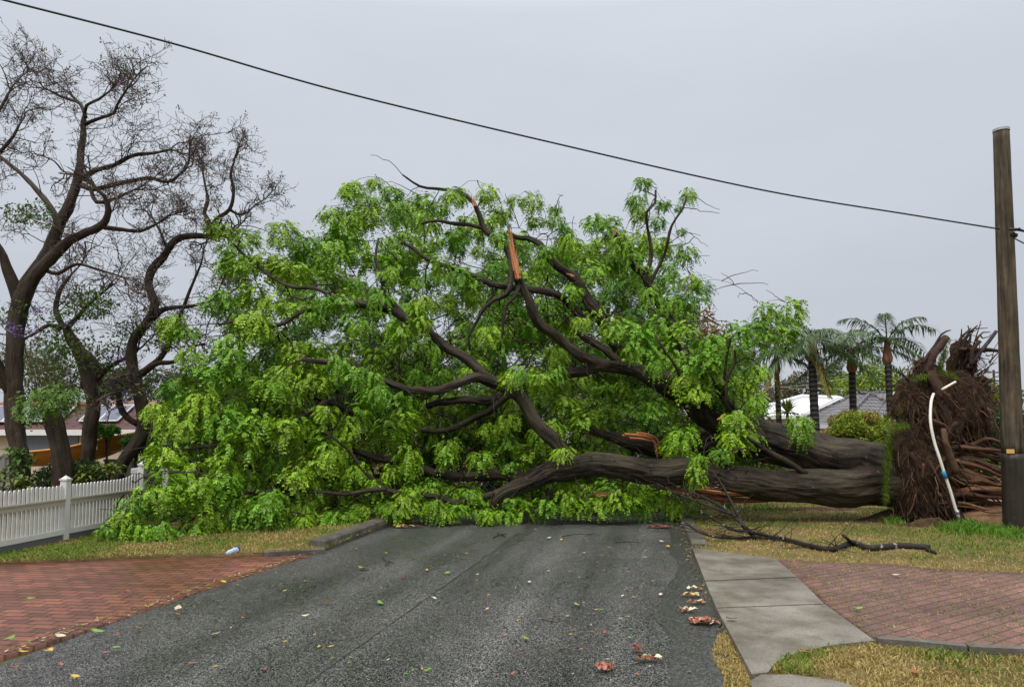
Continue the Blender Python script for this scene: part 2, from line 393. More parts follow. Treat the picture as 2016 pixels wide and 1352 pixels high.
b_.inputs['Scale'].default_value = 1; b_.inputs['Brick Width'].default_value = .16; b_.inputs['Row Height'].default_value = .16; b_.inputs['Mortar Size'].default_value = .004
M['solar'] = k.set(b_.outputs['Color'], .12, .6)
M['alu'] = m_simple('aluminium_frame', (.62, .62, .63), .4, .05, 5, .5, .3)
M['boat'] = m_simple('orange_hull', (.42, .16, .025), .45, .15, 3)
M['gunwale'] = m_simple('orange_gunwale', (.55, .25, .06), .4, .1, 3)
M['boat_in'] = m_simple('pale_boat_lining', (.55, .52, .45), .6)
M['pvc'] = m_simple('white_pvc', (.74, .71, .63), .35, .08, 4)
M['blue'] = m_simple('blue_plastic', (.03, .22, .42), .4)
M['black'] = m_simple('black_rubber', (.015, .015, .016), .5, .2)
M['wire'] = m_simple('cable_black', (.018, .018, .022), .5, .2)
M['glaze'] = m_simple('brown_insulator', (.03, .022, .02), .25)
M['cap'] = m_simple('pole_cap_metal', (.42, .43, .45), .4, .1, 6, .5, .5)
M['tag'] = m_simple('yellow_tag', (.62, .40, .12), .5)
M['palm_trunk'] = None
k = N('palm_trunk'); uv = k.coord('UV', (1, 1, 1)); wv = k.n('ShaderNodeTexWave', bands_direction='Y'); wv.inputs['Scale'].default_value = 1.6
wv.inputs['Distortion'].default_value = 1.2; k.l(uv, wv.inputs['Vector'])
c = k.ramp(wv.outputs['Fac'], [(.0, (.012, .010, .010)), (.8, (.030, .026, .025)), (.97, (.085, .078, .07))]); k.bump(wv.outputs['Fac'], .6, .02)
M['palm_trunk'] = k.set(c, .6, .3)
k = N('palm_boot'); uv = k.coord('UV', (25, 1.5, 1)); f = k.noise(uv, 1, 5)
M['palm_boot'] = k.set(k.ramp(f, [(.3, (.10, .045, .028)), (.55, (.26, .125, .075)), (.75, (.42, .26, .17))]), .7, .2)
M['bag'] = m_simple('blue_white_plastic', (.42, .56, .78), .3, .35, 9)
M['bag_dark'] = m_simple('dark_blue_plastic', (.05, .08, .16), .3)
k = N('litter'); M['litter'] = k.set(k.attr(), .45, .4)
k = N('lichen_bark'); ob = k.coord('Object'); f = k.noise(ob, 30, 4)
l1 = k.ramp(k.noise(ob, 7.5, 2), [(.67, 0), (.69, 1)])
c = k.mix(l1, k.mix(f, (.010, .008, .007), (.036, .027, .023)), (.24, .26, .21)); k.bump(f, .5, .006); M['lichen_bark'] = k.set(c, .6, .2)
M['far_wood'] = m_simple('far_wood', (.07, .055, .045), .8)
M['stone'] = m_simple('limestone_block', (.46, .36, .24), .85, .15, 4)

# ------------------------------------------------------------------ ground, road, kerbs
RD = np.array([.1738, .9848, 0]); RR = np.array([.9848, -.1738, 0])     # along / across the road
mb = MB(); mb.add([[-900, -60, -.05], [900, -60, -.05], [900, 1200, -.05], [-900, 1200, -.05]], [[0, 1, 2, 3]])
struct(mb.build('ground', M['ground']))
right0 = G(1473, 1320, 0); left0 = G(630, 1083, 0)
def along(p0, Y): return p0 + RD * ((Y - p0[1]) / RD[1])
rot_road = -math.atan2(RD[0], RD[1])
# road in its own frame
o_r = right0.copy(); wR = .25; wL = float(np.dot(left0 - right0, RR)) - .15
mb = MB()
xs = np.linspace(wL, wR, 14); ys = np.linspace(-14, 90, 60)
gx, gy = np.meshgrid(xs, ys); gz = np.zeros_like(gx) + .02 * (1 - ((gx - (wL + wR) / 2) / ((wR - wL) / 2)) ** 2) - .02
vv = np.stack([gx, gy, gz], -1).reshape(-1, 3); nx = len(xs); ii = np.arange(len(ys) - 1)[:, None] * nx + np.arange(nx - 1)
mb.add(vv, np.stack([ii, ii + 1, ii + nx + 1, ii + nx], -1).reshape(-1, 4))
road = mb.build('road', M['asphalt'], smooth=True); road.location = tuple(o_r + np.array([0, 0, .0])); road.rotation_euler = (0, 0, rot_road)
struct(road)
# paving seam along the road
mb = MB(); pA, pB = G(690, 1283, .004), G(1020, 1050, .004); pts, _ = resample([pA - (pB - pA) * .3, pA, pB], [1, 1, 1], .25)
for i in range(len(pts) - 1):
    w = .004 + .006 * random.random(); a, b = pts[i], pts[i + 1]; j = RR * (.02 * mnoise.noise((i * .7, 0, 0)))
    mb.add([a - RR * w + j, a + RR * w + j, b + RR * w + j, b - RR * w + j], [[0, 1, 2, 3]])
struct(mb.build('road_seam', M['seam']))
# gutter water
pud = [(1315, 1030), (1322, 1060), (1320, 1085), (1335, 1105), (1330, 1130), (1310, 1155), (1300, 1185), (1288, 1215), (1310, 1235), (1322, 1270), (1318, 1310), (1312, 1352), (1305, 1420), (1440, 1420), (1420, 1330), (1408, 1270), (1412, 1235), (1425, 1225), (1360, 1085), (1336, 1030)]
pts2 = [G(x, y, 0) for x, y in pud]
ptsS, _ = resample(pts2 + [pts2[0]], [1] * (len(pts2) + 1), .12)
mb = MB(); prism(mb, ptsS[:-1], -.03, -.003); struct(mb.build('puddle', M['puddle'], smooth=False))

def strip(mb, p0, p1, w, h, top_in=.03, col=(1, 1, 1)):
    """kerb with a rounded road-side shoulder; p0->p1 is the road-side foot, w to the right of it"""
    p0 = np.asarray(p0, float); p1 = np.asarray(p1, float); d = p1 - p0; L = np.linalg.norm(d); d /= L
    s = np.array([d[1], -d[0], 0]) * (1 if w > 0 else -1); w = abs(w)
    prof = [(0, -.05), (.0, h * .45), (top_in * .5, h * .85), (top_in * 1.4, h), (w, h), (w, -.05)]
    m = max(2, int(L / .3)); V = []
    for i in range(m + 1):
        p = p0 + d * L * i / m
        for k_, (a, z) in enumerate(prof):
            j = .006 * mnoise.noise((p[0] * 2, p[1] * 2, k_ * 1.7))
            V.append(p + s * (a + j) + np.array([0, 0, z + (j if z > 0 else 0)]))
    n_ = len(prof); i_ = np.arange(m)[:, None] * n_ + np.arange(n_ - 1)
    mb.add(V, np.stack([i_, i_ + 1, i_ + n_ + 1, i_ + n_], -1).reshape(-1, 4))
    mb.add(V[:n_], [[0, 1, 2, 3], [0, 3, 4, 5]]); mb.add(V[-n_:], [[3, 2, 1, 0], [5, 4, 3, 0]])
kr0 = G(1363, 1078, 0)
mb = MB(); strip(mb, kr0, along(kr0, 60), .22, .058); kerb_r = struct(mb.build('kerb', M['kerb'], smooth=False))
kl0 = G(640, 1082, 0)
mb = MB(); strip(mb, kl0, along(kl0, 60), -.24, .13)
strip(mb, G(640, 1084, 0) - RR * .02, G(520, 1090, 0), -.16, .045)
struct(mb.build('kerb', M['kerb']))

# verges (gently uneven sheets)
def sheet(name, poly, z, mat, amp=.012, step=.5, fn=None):
    poly = [np.asarray(p, float)[:2] for p in poly]; A = np.array(poly)
    import bmesh
    bm = bmesh.new()
    vs = [bm.verts.new((p[0], p[1], 0)) for p in poly]; f = bm.faces.new(vs)
    bmesh.ops.triangulate(bm, faces=[f])
    for _ in range(6):
        es = [e_ for e_ in bm.edges if e_.calc_length() > step * (1 + 3 * max(0, (e_.verts[0].co.y - 16) / 20))]
        if not es: break
        bmesh.ops.subdivide_edges(bm, edges=es, cuts=1); bmesh.ops.triangulate(bm, faces=bm.faces[:])
    for v in bm.verts:
        v.co.z = z + amp * mnoise.noise((v.co.x * .6, v.co.y * .6, 3)) + (fn(v.co.x, v.co.y) if fn else 0)
    bm.normal_update()
    for f in bm.faces:
        if f.normal.z < 0: f.normal_flip()
    be = [e_ for e_ in bm.edges if e_.is_boundary]
    ex = bmesh.ops.extrude_edge_only(bm, edges=be)['geom']
    for v in [g_ for g_ in ex if isinstance(g_, bmesh.types.BMVert)]: v.co.z -= .09
    me = bpy.data.meshes.new(name); bm.to_mesh(me); bm.free(); me.materials.append(mat)
    for p in me.polygons: p.use_smooth = True
    o = bpy.data.objects.new(name, me); COL.objects.link(o); return o
rk = lambda Y, off=0.0: along(kr0, Y) + RR * off
lk = lambda Y, off=0.0: along(kl0, Y) + RR * off
vr = [rk(-2, .02), (30, -6), (60, 90), rk(60, .2), rk(10.3, .2), rk(10.1, .02)]
struct(sheet('verge', vr, .028, M['verge']))
vl = [G(640, 1083, 0) - RR * .16, G(520, 1089, 0), G(440, 1094, 0), G(380, 1091, 0), G(300, 1095, 0), G(220, 1096, 0), G(130, 1103, 0), G(0, 1106, 0), G(-200, 1112, 0), (-30, 6), (-60, 90), lk(60, -.22)]
struct(sheet('verge', vl, .035, M['verge'], .02))
# red brick crossover on the left, mauve paving and concrete apron on the right
lb = [G(632, 1084, 0), along(G(632, 1084, 0), -2), (-20, -2), (-20, 8.2), G(-200, 1110, 0), G(0, 1105, 0), G(300, 1094, 0), G(520, 1091, 0)]
lb[1] = along(G(0, 1289, 0), -1.0); lb.insert(1, G(200, 1228, 0)); lb.insert(1, G(400, 1160, 0)); lb.insert(3, G(0, 1289, 0))
struct(sheet('brick_driveway', lb, -.012, M['brick'], .006, .4))
ap = []
mb = MB()
gz = .052
prism(mb, [G(1363, 1078, gz), G(1388, 1142, gz), G(1569, 1134.5, gz), G(1527, 1099, gz)], -.04, gz)
prism(mb, [G(1388.7, 1144, gz), G(1410, 1195, gz), G(1622, 1187, gz), G(1571, 1136.5, gz)], -.04, gz)
prism(mb, [G(1410.7, 1197, gz), G(1480, 1326, gz), G(1512, 1322, gz), G(1524, 1306, gz), G(1548, 1292, gz), G(1580, 1281, gz), G(1630, 1270, gz), G(1680, 1264, gz), G(1722, 1260, gz), G(1625, 1189, gz)], -.04, gz)
struct(mb.build('driveway_apron', M['concrete']))
mb = MB(); prism(mb, [G(1478, 1338, .05), G(1498, 1327, .05), G(1560, 1327, .05), G(1640, 1338, .05), G(1730, 1362, .05), G(1800, 1420, .05), G(1490, 1420, .05)], -.04, .05)
struct(mb.build('path', M['concrete']))
pav = [(1531, 1101), (1640, 1106), (1750, 1110), (1850, 1120), (2016, 1127), (2200, 1133), (2300, 1330), (2016, 1278), (1900, 1272), (1800, 1262), (1724, 1258), (1627, 1188)]
struct(sheet('brick_paving', [G(x, y, .046) for x, y in pav], .046, M['paver'], .010, .4))
mb = MB(); ptl = [G(x, y, .05) for x, y in [(1724, 1262), (1800, 1267), (1900, 1277), (2016, 1283), (2300, 1338)]]
for a, b in zip(ptl[:-1], ptl[1:]): strip(mb, a, b, .09, .046, .01)
struct(mb.build('paving_edge', M['kerb']))
# sandy hole and bare soil round the stump
mb = MB()
def mound(mb, c, rx, ry, h, seed, n=36, m=14, col=(1, 1, 1)):
    V = [[c[0], c[1], c[2] + h]]
    for i in range(1, m + 1):
        t = i / m
        for k_ in range(n):
            a = k_ / n * 2 * math.pi; rr = t * (1 + .25 * mnoise.noise((math.cos(a) + seed, math.sin(a), .3)))
            x = c[0] + rx * rr * math.cos(a); y = c[1] + ry * rr * math.sin(a)
            z = c[2] + h * (math.cos(t * math.pi) * .5 + .5) * (1 + .6 * mnoise.noise((x * 2.2, y * 2.2, seed))) + .02 * mnoise.noise((x * 7, y * 7, seed)) - (.03 if i == m else 0)
            V.append([x, y, z])
    Q = []; T = [[0, 1 + k_, 1 + (k_ + 1) % n] for k_ in range(n)]
    for i in range(m - 1):
        for k_ in range(n):
            a = 1 + i * n + k_; b = 1 + i * n + (k_ + 1) % n; Q.append([a, a + n, b + n, b])
    mb.add(V, Q, T, col)
g = G(1960, 1030, .03); mound(mb, g, 1.35, .55, .32, 1.0); g = G(2040, 1000, .03); mound(mb, g + np.array([0, .6, 0]), 1.2, .9, .5, 2.0)
struct(mb.build('sand_mound', M['sand'], smooth=True))
mb = MB(); mound(mb, G(1620, 1002, .03), 1.6, .35, .05, 4.0); mound(mb, G(1765, 1025, .03), 0.75, .35, .22, 6.0); mound(mb, G(1850, 1035, .03), 0.8, .25, .16, 7.0)
struct(mb.build('bare_soil', M['bare_soil'], smooth=True))

# ------------------------------------------------------------------ grass
APRON = [(1355, 1074), (1530, 1094), (1730, 1262), (1640, 1272), (1580, 1284), (1540, 1300), (1515, 1326), (1500, 1326), (1640, 1338), (1800, 1420), (1470, 1420)]
def jitter_blades(mb, base, h, w, cols, lean=.5, up=None, seed=None):
    n_ = len(base); a = rng.uniform(0, 2 * math.pi, n_)
    side = np.stack([np.cos(a), np.sin(a), np.zeros(n_)], -1) * (w * rng.uniform(.6, 1.3, n_))[:, None]
    b = rng.uniform(0, 2 * math.pi, n_); ln = rng.uniform(0, lean, n_)
    upv = np.stack([np.cos(b) * np.sin(ln), np.sin(b) * np.sin(ln), np.cos(ln)], -1)
    if up is not None: upv = upv + up; upv /= np.linalg.norm(upv, axis=1, keepdims=True)
    hh = h * rng.uniform(.5, 1.4, n_)
    mid = base + upv * (hh * .55)[:, None]
    tip = base + upv * hh[:, None] + np.stack([np.cos(b), np.sin(b), -np.ones(n_) * .4], -1) * (hh * .28)[:, None]
    V = np.stack([base - side, base + side, mid + side * .7, mid - side * .7, tip], 1).reshape(-1, 3)
    i = np.arange(n_)[:, None] * 5
    mb.add(V, i + np.array([[0, 1, 2, 3]]), i + np.array([[3, 2, 4]]), np.repeat(cols, 5, 0))
GREEN = np.array([[.13, .225, .024], [.18, .27, .036], [.09, .17, .018], [.25, .30, .06]])
STRAW = np.array([[.46, .36, .13], [.54, .44, .19], [.37, .28, .10], [.24, .17, .07]])
def grass_patch(poly, n_, z, h, w, dry, lean, excl=None, gfn=None, bt=.33):
    xs_ = [p[0] for p in poly]; ys_ = [p[1] for p in poly]
    A = np.array([G(x, y, z) for x, y in poly]); lo, hi = A.min(0), A.max(0)
    X = rng.uniform(lo[0], hi[0], n_ * 3); Y = rng.uniform(lo[1], hi[1], n_ * 3)
    # denser close by
    keep = rng.uniform(0, 1, len(X)) < np.clip((8.0 / Y) ** .6, 0, 1)
    pts = np.stack([X, Y, np.full(len(X), z)], -1)[keep]
    px, py = proj(pts); ok = inpoly(px, py, poly)
    if excl is not None:
        for ex in excl: ok &= ~inpoly(px, py, ex)
    pts = pts[ok][:n_]; px = px[ok][:n_]; py = py[ok][:n_]
    g = np.array([mnoise.noise((p[0] * .9, p[1] * .9, 5)) + .6 * mnoise.noise((p[0] * 3.1, p[1] * 3.1, 9)) for p in pts])
    g = g + (gfn(px, py) if gfn else 0)
    isg = g + rng.normal(0, .22, len(g)) > dry
    th = (g + .5 * rng.normal(0, .3, len(g)))
    bare = np.array([mnoise.noise((p[0] * 1.7 + 40, p[1] * 1.7, 2)) for p in pts]) > bt
    cols = np.where(isg[:, None], GREEN[rng.integers(0, 4, len(g))], STRAW[rng.integers(0, 4, len(g))]) * rng.uniform(.7, 1.15, (len(g), 1))
    kp = ~(bare & ~isg & (rng.uniform(0, 1, len(g)) < .75))
    hh = np.where(isg, h, h * .7)
    m_ = MB(); jitter_blades(m_, pts[kp], hh[kp], w, cols[kp].astype(np.float32), lean)
    return m_
LAWN = [(1336, 1010), (1352, 960), (1500, 940), (2300, 940), (2300, 1135), (2016, 1131), (1850, 1124), (1750, 1114), (1640, 1110), (1535, 1104), (1527, 1098), (1375, 1080), (1368, 1076)]
m_ = grass_patch(LAWN, 90000, .03, .045, .006, .12, 1.0, None, lambda px, py: np.clip((px - 1700) / 260, 0, 1) * np.clip((1110 - py) / 35, -.6, 1) * 1.05 - np.clip((py - 1060) / 40, 0, 1) * .35)
tag(m_.build('lawn_grass', M['grass']), 'short green and straw coloured grass beside the uprooted tree', 'grass', None, 'stuff')
NEAR = [(1722, 1264), (1800, 1268), (1900, 1277), (2016, 1283), (2200, 1320), (2200, 1430), (1800, 1420), (1640, 1338), (1560, 1326), (1516, 1326), (1530, 1304), (1580, 1284), (1640, 1270)]
m_ = grass_patch(NEAR, 26000, .03, .06, .0045, .22, 1.25, None, lambda px, py: np.clip((1670 - px) / 80, 0, 1) * np.clip((py - 1272) / 25, 0, 1) * 1.25 - .42, .08)
tag(m_.build('dry_grass', M['grass']), 'dry straw grass in the foreground right corner', 'grass', None, 'stuff')
m_ = grass_patch([(1412, 1255), (1432, 1240), (1480, 1322), (1497, 1327), (1478, 1340), (1482, 1420), (1425, 1420), (1425, 1330), (1400, 1290)], 7000, .0, .035, .004, .3, 1.25, None, lambda px, py: np.clip((py - 1300) / 60, -.2, .2))
tag(m_.build('gutter_grass', M['grass']), 'straw clippings and grass along the foot of the concrete apron', 'grass', None, 'stuff')
LV = [(-60, 1085), (0, 1090), (240, 1036), (420, 1045), (560, 1040), (700, 1030), (775, 1025), (760, 1032), (640, 1080), (520, 1088), (300, 1093), (0, 1106), (-60, 1108)]
m_ = grass_patch(LV, 26000, .035, .05, .0055, -.02, 1.0, None, lambda px, py: -np.clip((px - 420) / 150, 0, 1) * .5)
tag(m_.build('verge_grass', M['grass']), 'patchy grass strip between picket fence and red bricks', 'grass', None, 'stuff')
# moss and grass in the joints of the mauve pavers
m_ = grass_patch(pav, 5200, .046, .022, .004, .1, 1.2)
tag(m_.build('paving_weeds', M['grass']), 'low weeds growing in the joints of the mauve paving', 'weeds', None, 'stuff')

# ------------------------------------------------------------------ leaf clumps
def leaf_proto(n_rach, n_pair, seed, L0=.14, leaflet=(.056, .023), R0=(.205, .18), droop=1.0):
    """a rounded, shaggy spray: short pinnate leaves spread over a dome, their leaflets hanging down and outwards"""
    r = np.random.default_rng(seed); Q = []; sid = []
    ax = r.uniform(.8, 1.25); nl = r.integers(3, 6); lob = r.normal(0, 1, (nl, 3)); lob[:, 2] *= .7; lob = lob / np.linalg.norm(lob, axis=1, keepdims=True) * r.uniform(.5, 1.0, (nl, 1))
    for a in range(n_rach):
        u = lob[r.integers(0, nl)] * .45 + r.normal(0, .42, 3); lu = np.linalg.norm(u); u = u / max(1, lu) if lu > .55 else u / lu * .62
        o = np.array([u[0] * R0[0] * ax, u[1] * R0[0], u[2] * R0[1] - R0[1] * .8])
        ph = math.atan2(u[1], u[0]) + r.normal(0, .7); L = L0 * r.uniform(.6, 1.3); el = r.uniform(-.7, .6) + .35 * u[2]
        h = np.array([math.cos(ph), math.sin(ph), 0]); t = np.linspace(.1, 1, n_pair)
        pos = o + h[None] * (L * t * math.cos(el))[:, None]; pos[:, 2] += L * (t * math.sin(el) - droop * .8 * t * t)
        tan = np.gradient(pos, axis=0); tan /= np.linalg.norm(tan, axis=1, keepdims=True)
        sd = np.array([-h[1], h[0], 0]); tone = r.uniform(.72, 1.28)
        for i in range(n_pair):
            for s in (-1, 1):
                d = tan[i] * r.uniform(.3, .8) + sd * s * r.uniform(.35, .8) + np.array([0, 0, -1]) * r.uniform(.0, .6) * droop + r.normal(0, .10, 3); d /= np.linalg.norm(d)
                ln = leaflet[0] * r.uniform(.7, 1.3) * (1 - .3 * t[i] ** 3); w = leaflet[1] * r.uniform(.8, 1.25)
                nr = np.cross(d, sd * s + r.normal(0, .22, 3)); wd = np.cross(nr, d); wd /= np.linalg.norm(wd) + 1e-9
                b = pos[i]
                Q.append([b, b + d * ln * .45 + wd * w * .5, b + d * ln, b + d * ln * .45 - wd * w * .5]); sid.append(tone)
    return np.array(Q), np.array(sid)
PROTO = [leaf_proto(92, 6, 100 + i, droop=.75 + .15 * (i % 4)) for i in range(9)]
PROTO_S = [leaf_proto(34, 5, 150 + i, droop=.8 + .12 * (i % 4)) for i in range(6)]
def place_leaves(mb, pts, scale, cols, protos, jit=.12, bright=.18):
    for p, s, c in zip(pts, scale, cols):
        Qp, sid = protos[random.randrange(len(protos))]
        a = random.uniform(0, 6.283); ca, sa = math.cos(a), math.sin(a)
        s3 = np.array([s * random.uniform(.85, 1.2), s * random.uniform(.85, 1.2), s * random.uniform(.85, 1.25)])
        tl = random.uniform(-.3, .3); ct, st_ = math.cos(tl), math.sin(tl)
        M1 = np.array([[ca, -sa, 0], [sa, ca, 0], [0, 0, 1]]); M2 = np.array([[1, 0, 0], [0, ct, -st_], [0, st_, ct]])
        q = (Qp * s3) @ (M2 @ M1).T + p
        k_ = len(q)
        cc = np.asarray(c)[None] * (sid * (1 + rng.uniform(-jit, jit, k_)))[:, None]
        yl = rng.uniform(0, 1, k_) < .05; cc[yl] = cc[yl] * np.array([1.5, 1.15, .9])
        mb.add(q.reshape(-1, 3), np.arange(k_ * 4).reshape(-1, 4), None, np.repeat(cc, 4, 0))

# ------------------------------------------------------------------ the fallen tree
CROWN = [(215, 1055), (205, 1030), (255, 985), (290, 925), (305, 880), (295, 840), (305, 800), (345, 760), (350, 715), (405, 690), (415, 640), (405, 590), (445, 560), (445, 515), (435, 465), (470, 450), (520, 450), (580, 450), (630, 462), (632, 415), (675, 400), (690, 365), (720, 360), (760, 378), (800, 370), (860, 380), (900, 380), (950, 385), (985, 408), (1005, 430), (1015, 408), (1050, 398), (1070, 425), (1092, 412), (1105, 438), (1150, 440), (1190, 430), (1230, 465), (1252, 450), (1244, 395), (1265, 362), (1288, 375), (1298, 425), (1318, 450), (1345, 470), (1372, 500), (1380, 540), (1388, 575), (1370, 610), (1362, 640), (1440, 655), (1470, 675), (1490, 700), (1500, 760), (1495, 800), (1475, 850), (1450, 890), (1420, 900), (1390, 935), (1330, 985), (1270, 1010), (1200, 1010), (1100, 1015), (950, 1015), (800, 1015), (770, 1010), (690, 1030), (560, 1042), (440, 1060), (290, 1062)]
HOLES = [[(1165, 560), (1190, 555), (1220, 600), (1205, 625), (1180, 620)], [(600, 590), (650, 620), (690, 660), (690, 700), (650, 690), (640, 640)], [(1300, 455), (1330, 470), (1335, 500), (1300, 500)], [(1420, 560), (1500, 560), (1480, 640), (1420, 620)], [(470, 470), (520, 500), (500, 540), (470, 520)], [(560, 440), (620, 470), (600, 480), (570, 470)]]
def front_Y(x, y):
    yb = 1030 + (x < 700) * (700 - x) * .08
    base = G(max(min(x, 1300), 150), min(yb, 1075), 0)[1]
    t = max(0.0, (1030 - y) / 680)
    Yf = base + 3.6 * t ** 1.2
    if x > 1250: Yf += min(1.6, (x - 1250) / 150)
    return Yf
TREE0 = G(1745, 1000, .0)
tree = thing('fallen_tree', 'huge uprooted tree lying across the road with bright green drooping leaves', 'tree', TREE0)
LIMB = []   # (pixel pts, radius px, Y at start, Y at end, child name)
def L_(name, pr, *Y): LIMB.append((name, pr, Y))
L_('trunk', [(1790, 925, 58), (1745, 925, 54), (1690, 912, 48), (1600, 893, 42), (1500, 865, 38), (1440, 838, 36), (1400, 812, 34), (1370, 785, 29), (1330, 765, 23), (1290, 745, 17), (1240, 730, 13), (1185, 722, 11), (1150, 731, 10), (1100, 742, 9), (1050, 757, 8), (1000, 777, 8), (950, 789, 8), (900, 790, 7), (840, 800, 5)], 13.3, 13.3, 13.4, 13.6, 13.9, 14.1, 14.2, 14.2, 14.2, 14.1, 14.1, 14.0, 14.1, 14.2, 14.3, 14.4, 14.5, 14.6, 14.8)
L_('trunk', [(1790, 955, 46), (1745, 950, 46), (1680, 957, 37), (1600, 958, 32), (1520, 955, 30), (1450, 943, 28), (1380, 931, 25), (1300, 926, 24), (1220, 921, 23), (1150, 916, 23), (1100, 927, 21), (1050, 945, 17), (1000, 965, 12), (978, 985, 9), (965, 1000, 6)], 13.2, 13.1, 13.0, 12.95, 12.9, 12.9, 12.9, 12.9, 12.9, 12.9, 12.95, 13.0, 13.0, 13.0, 13.0)
L_('branch', [(1135, 915, 15), (1108, 888, 14), (1075, 855, 13.5), (1050, 820, 13), (1030, 790, 12.5), (1005, 768, 11.5), (970, 752, 10.5), (945, 735, 10), (915, 705, 9.5), (880, 685, 9), (845, 660, 8), (825, 640, 7), (795, 627, 8), (760, 610, 8), (720, 598, 7), (680, 595, 7), (640, 603, 6), (600, 612, 4)], 12.9, 12.9, 12.9, 12.9, 12.95, 13.0, 13.1, 13.2, 13.3, 13.4, 13.5, 13.5, 13.6, 13.6, 13.7, 13.7, 13.8, 13.9)
L_('branch', [(985, 760, 10), (970, 754, 10), (940, 746, 9), (900, 757, 8), (860, 772, 8), (830, 770, 7), (800, 765, 6), (755, 752, 6), (720, 735, 6), (690, 716, 6), (650, 712, 5), (595, 710, 4)], 13.0, 12.95, 12.9, 12.8, 12.8, 12.8, 12.8, 12.8, 12.9, 12.9, 13.0, 13.0)
L_('branch', [(1200, 724, 11), (1165, 712, 10), (1130, 690, 9), (1095, 665, 9), (1065, 640, 9), (1045, 610, 9), (1035, 580, 8), (1022, 548, 8), (1012, 520, 7)], 14.0, 14.0, 13.9, 13.9, 13.8, 13.8, 13.8, 13.8, 13.8)
L_('branch', [(1395, 800, 26), (1360, 775, 20), (1290, 735, 16), (1240, 705, 14), (1206, 667, 13), (1188, 639, 12), (1157, 598, 11), (1143, 570, 9), (1126, 542, 9), (1095, 521, 8), (1074, 504, 7), (1060, 482, 6), (1039, 470, 5), (1018, 467, 4), (1000, 455, 3)], 14.2, 14.5, 14.8, 15.0, 15.0, 15.0, 15.0, 15.0, 15.0, 15.0, 15.0, 15.0, 15.1, 15.1, 15.1)
L_('branch', [(1250, 735, 10), (1218, 712, 9), (1195, 691, 8), (1165, 675, 7), (1135, 650, 5), (1110, 625, 4)], 14.5, 14.5, 14.5, 14.6, 14.6, 14.7)
L_('branch', [(1400, 800, 18), (1370, 750, 12), (1345, 690, 10), (1317, 634, 9), (1303, 608, 8), (1286, 573, 8), (1268, 539, 7), (1248, 525, 6), (1227, 490, 5), (1209, 460, 5)], 14.2, 14.7, 15.1, 15.4, 15.5, 15.5, 15.5, 15.5, 15.5, 15.5)
L_('branch', [(1268, 545, 5), (1285, 505, 4), (1276, 450, 3), (1272, 420, 3), (1288, 400, 2.5), (1290, 375, 2)], 15.5, 15.5, 15.5, 15.4, 15.4, 15.4)
L_('branch', [(1280, 560, 4), (1310, 500, 3), (1322, 445, 2.5), (1345, 410, 2), (1352, 385, 1.5)], 15.5, 15.4, 15.3, 15.3, 15.3)
L_('branch', [(1470, 870, 30), (1420, 875, 27), (1370, 872, 25), (1320, 880, 24), (1285, 878, 20), (1230, 868, 12), (1190, 852, 8), (1120, 830, 5)], 14.0, 14.3, 14.5, 14.6, 14.7, 14.8, 14.9, 15.0)
L_('branch', [(1022, 555, 8), (1005, 510, 7), (987, 479, 7), (970, 462, 6), (949, 448, 6), (942, 420, 5), (932, 400, 4), (914, 385, 4), (895, 376, 3.5), (866, 372, 3), (827, 366, 2.5), (793, 345, 1.5)], 13.8, 14.4, 14.8, 14.9, 15.0, 15.0, 15.0, 15.0, 15.1, 15.1, 15.1, 15.1)
L_('branch', [(949, 448, 4), (900, 441, 4), (859, 434, 3), (830, 440, 2)], 15.0, 15.1, 15.2, 15.3)
L_('branch', [(1150, 628, 8), (1110, 592, 8), (1081, 576, 8), (1043, 570, 7), (998, 561, 7), (963, 556, 6), (932, 543, 6), (900, 529, 5), (859, 521, 5), (834, 507, 4), (814, 490, 3.5), (790, 478, 3)], 14.9, 14.7, 14.5, 14.4, 14.3, 14.3, 14.3, 14.3, 14.4, 14.5, 14.5, 14.6)
L_('branch', [(835, 650, 6), (796, 625, 6), (775, 601, 5), (755, 573, 4), (748, 530, 4), (740, 505, 3), (745, 470, 2)], 13.5, 13.6, 13.7, 13.8, 13.9, 14.0, 14.1)
L_('branch', [(1006, 497, 5), (1005, 549, 5), (998, 580, 5), (970, 592, 4), (953, 605, 4), (935, 636, 3), (921, 664, 2.5), (925, 690, 2)], 13.7, 13.6, 13.5, 13.5, 13.4, 13.4, 13.4, 13.4)
L_('branch', [(1022, 560, 4), (1012, 585, 4), (998, 600, 3), (990, 640, 3), (985, 690, 2)], 13.7, 13.5, 13.4, 13.4, 13.4)
L_('branch', [(1060, 945, 14), (980, 935, 10), (900, 940, 9), (830, 925, 8), (760, 905, 7), (700, 890, 5), (650, 880, 4)], 13.1, 13.4, 13.6, 13.6, 13.6, 13.6, 13.6)
L_('branch', [(1010, 960, 7), (920, 985, 6), (840, 975, 5), (760, 962, 4.5), (715, 925, 3.5), (690, 890, 3), (640, 850, 2)], 13.0, 13.0, 13.0, 13.0, 13.0, 13.0, 13.0)
L_('branch', [(1000, 780, 7), (920, 830, 6), (840, 850, 5), (740, 830, 5), (640, 790, 4), (540, 760, 3), (450, 740, 2)], 14.2, 14.4, 14.4, 14.3, 14.2, 14.0, 13.8)
L_('branch', [(760, 962, 5), (680, 970, 4), (580, 965, 3), (480, 970, 2.5), (380, 985, 2), (290, 1000, 1.5)], 12.6, 12.6, 12.4, 12.2, 12.0, 11.8)
L_('branch', [(640, 790, 5), (560, 840, 5), (480, 870, 4), (400, 880, 3), (340, 890, 2)], 13.5, 13.0, 12.5, 12.2, 12.0)
L_('branch', [(680, 595, 5), (620, 570, 4), (560, 560, 4), (500, 520, 3), (460, 480, 2)], 13.7, 13.9, 14.0, 14.2, 14.3)
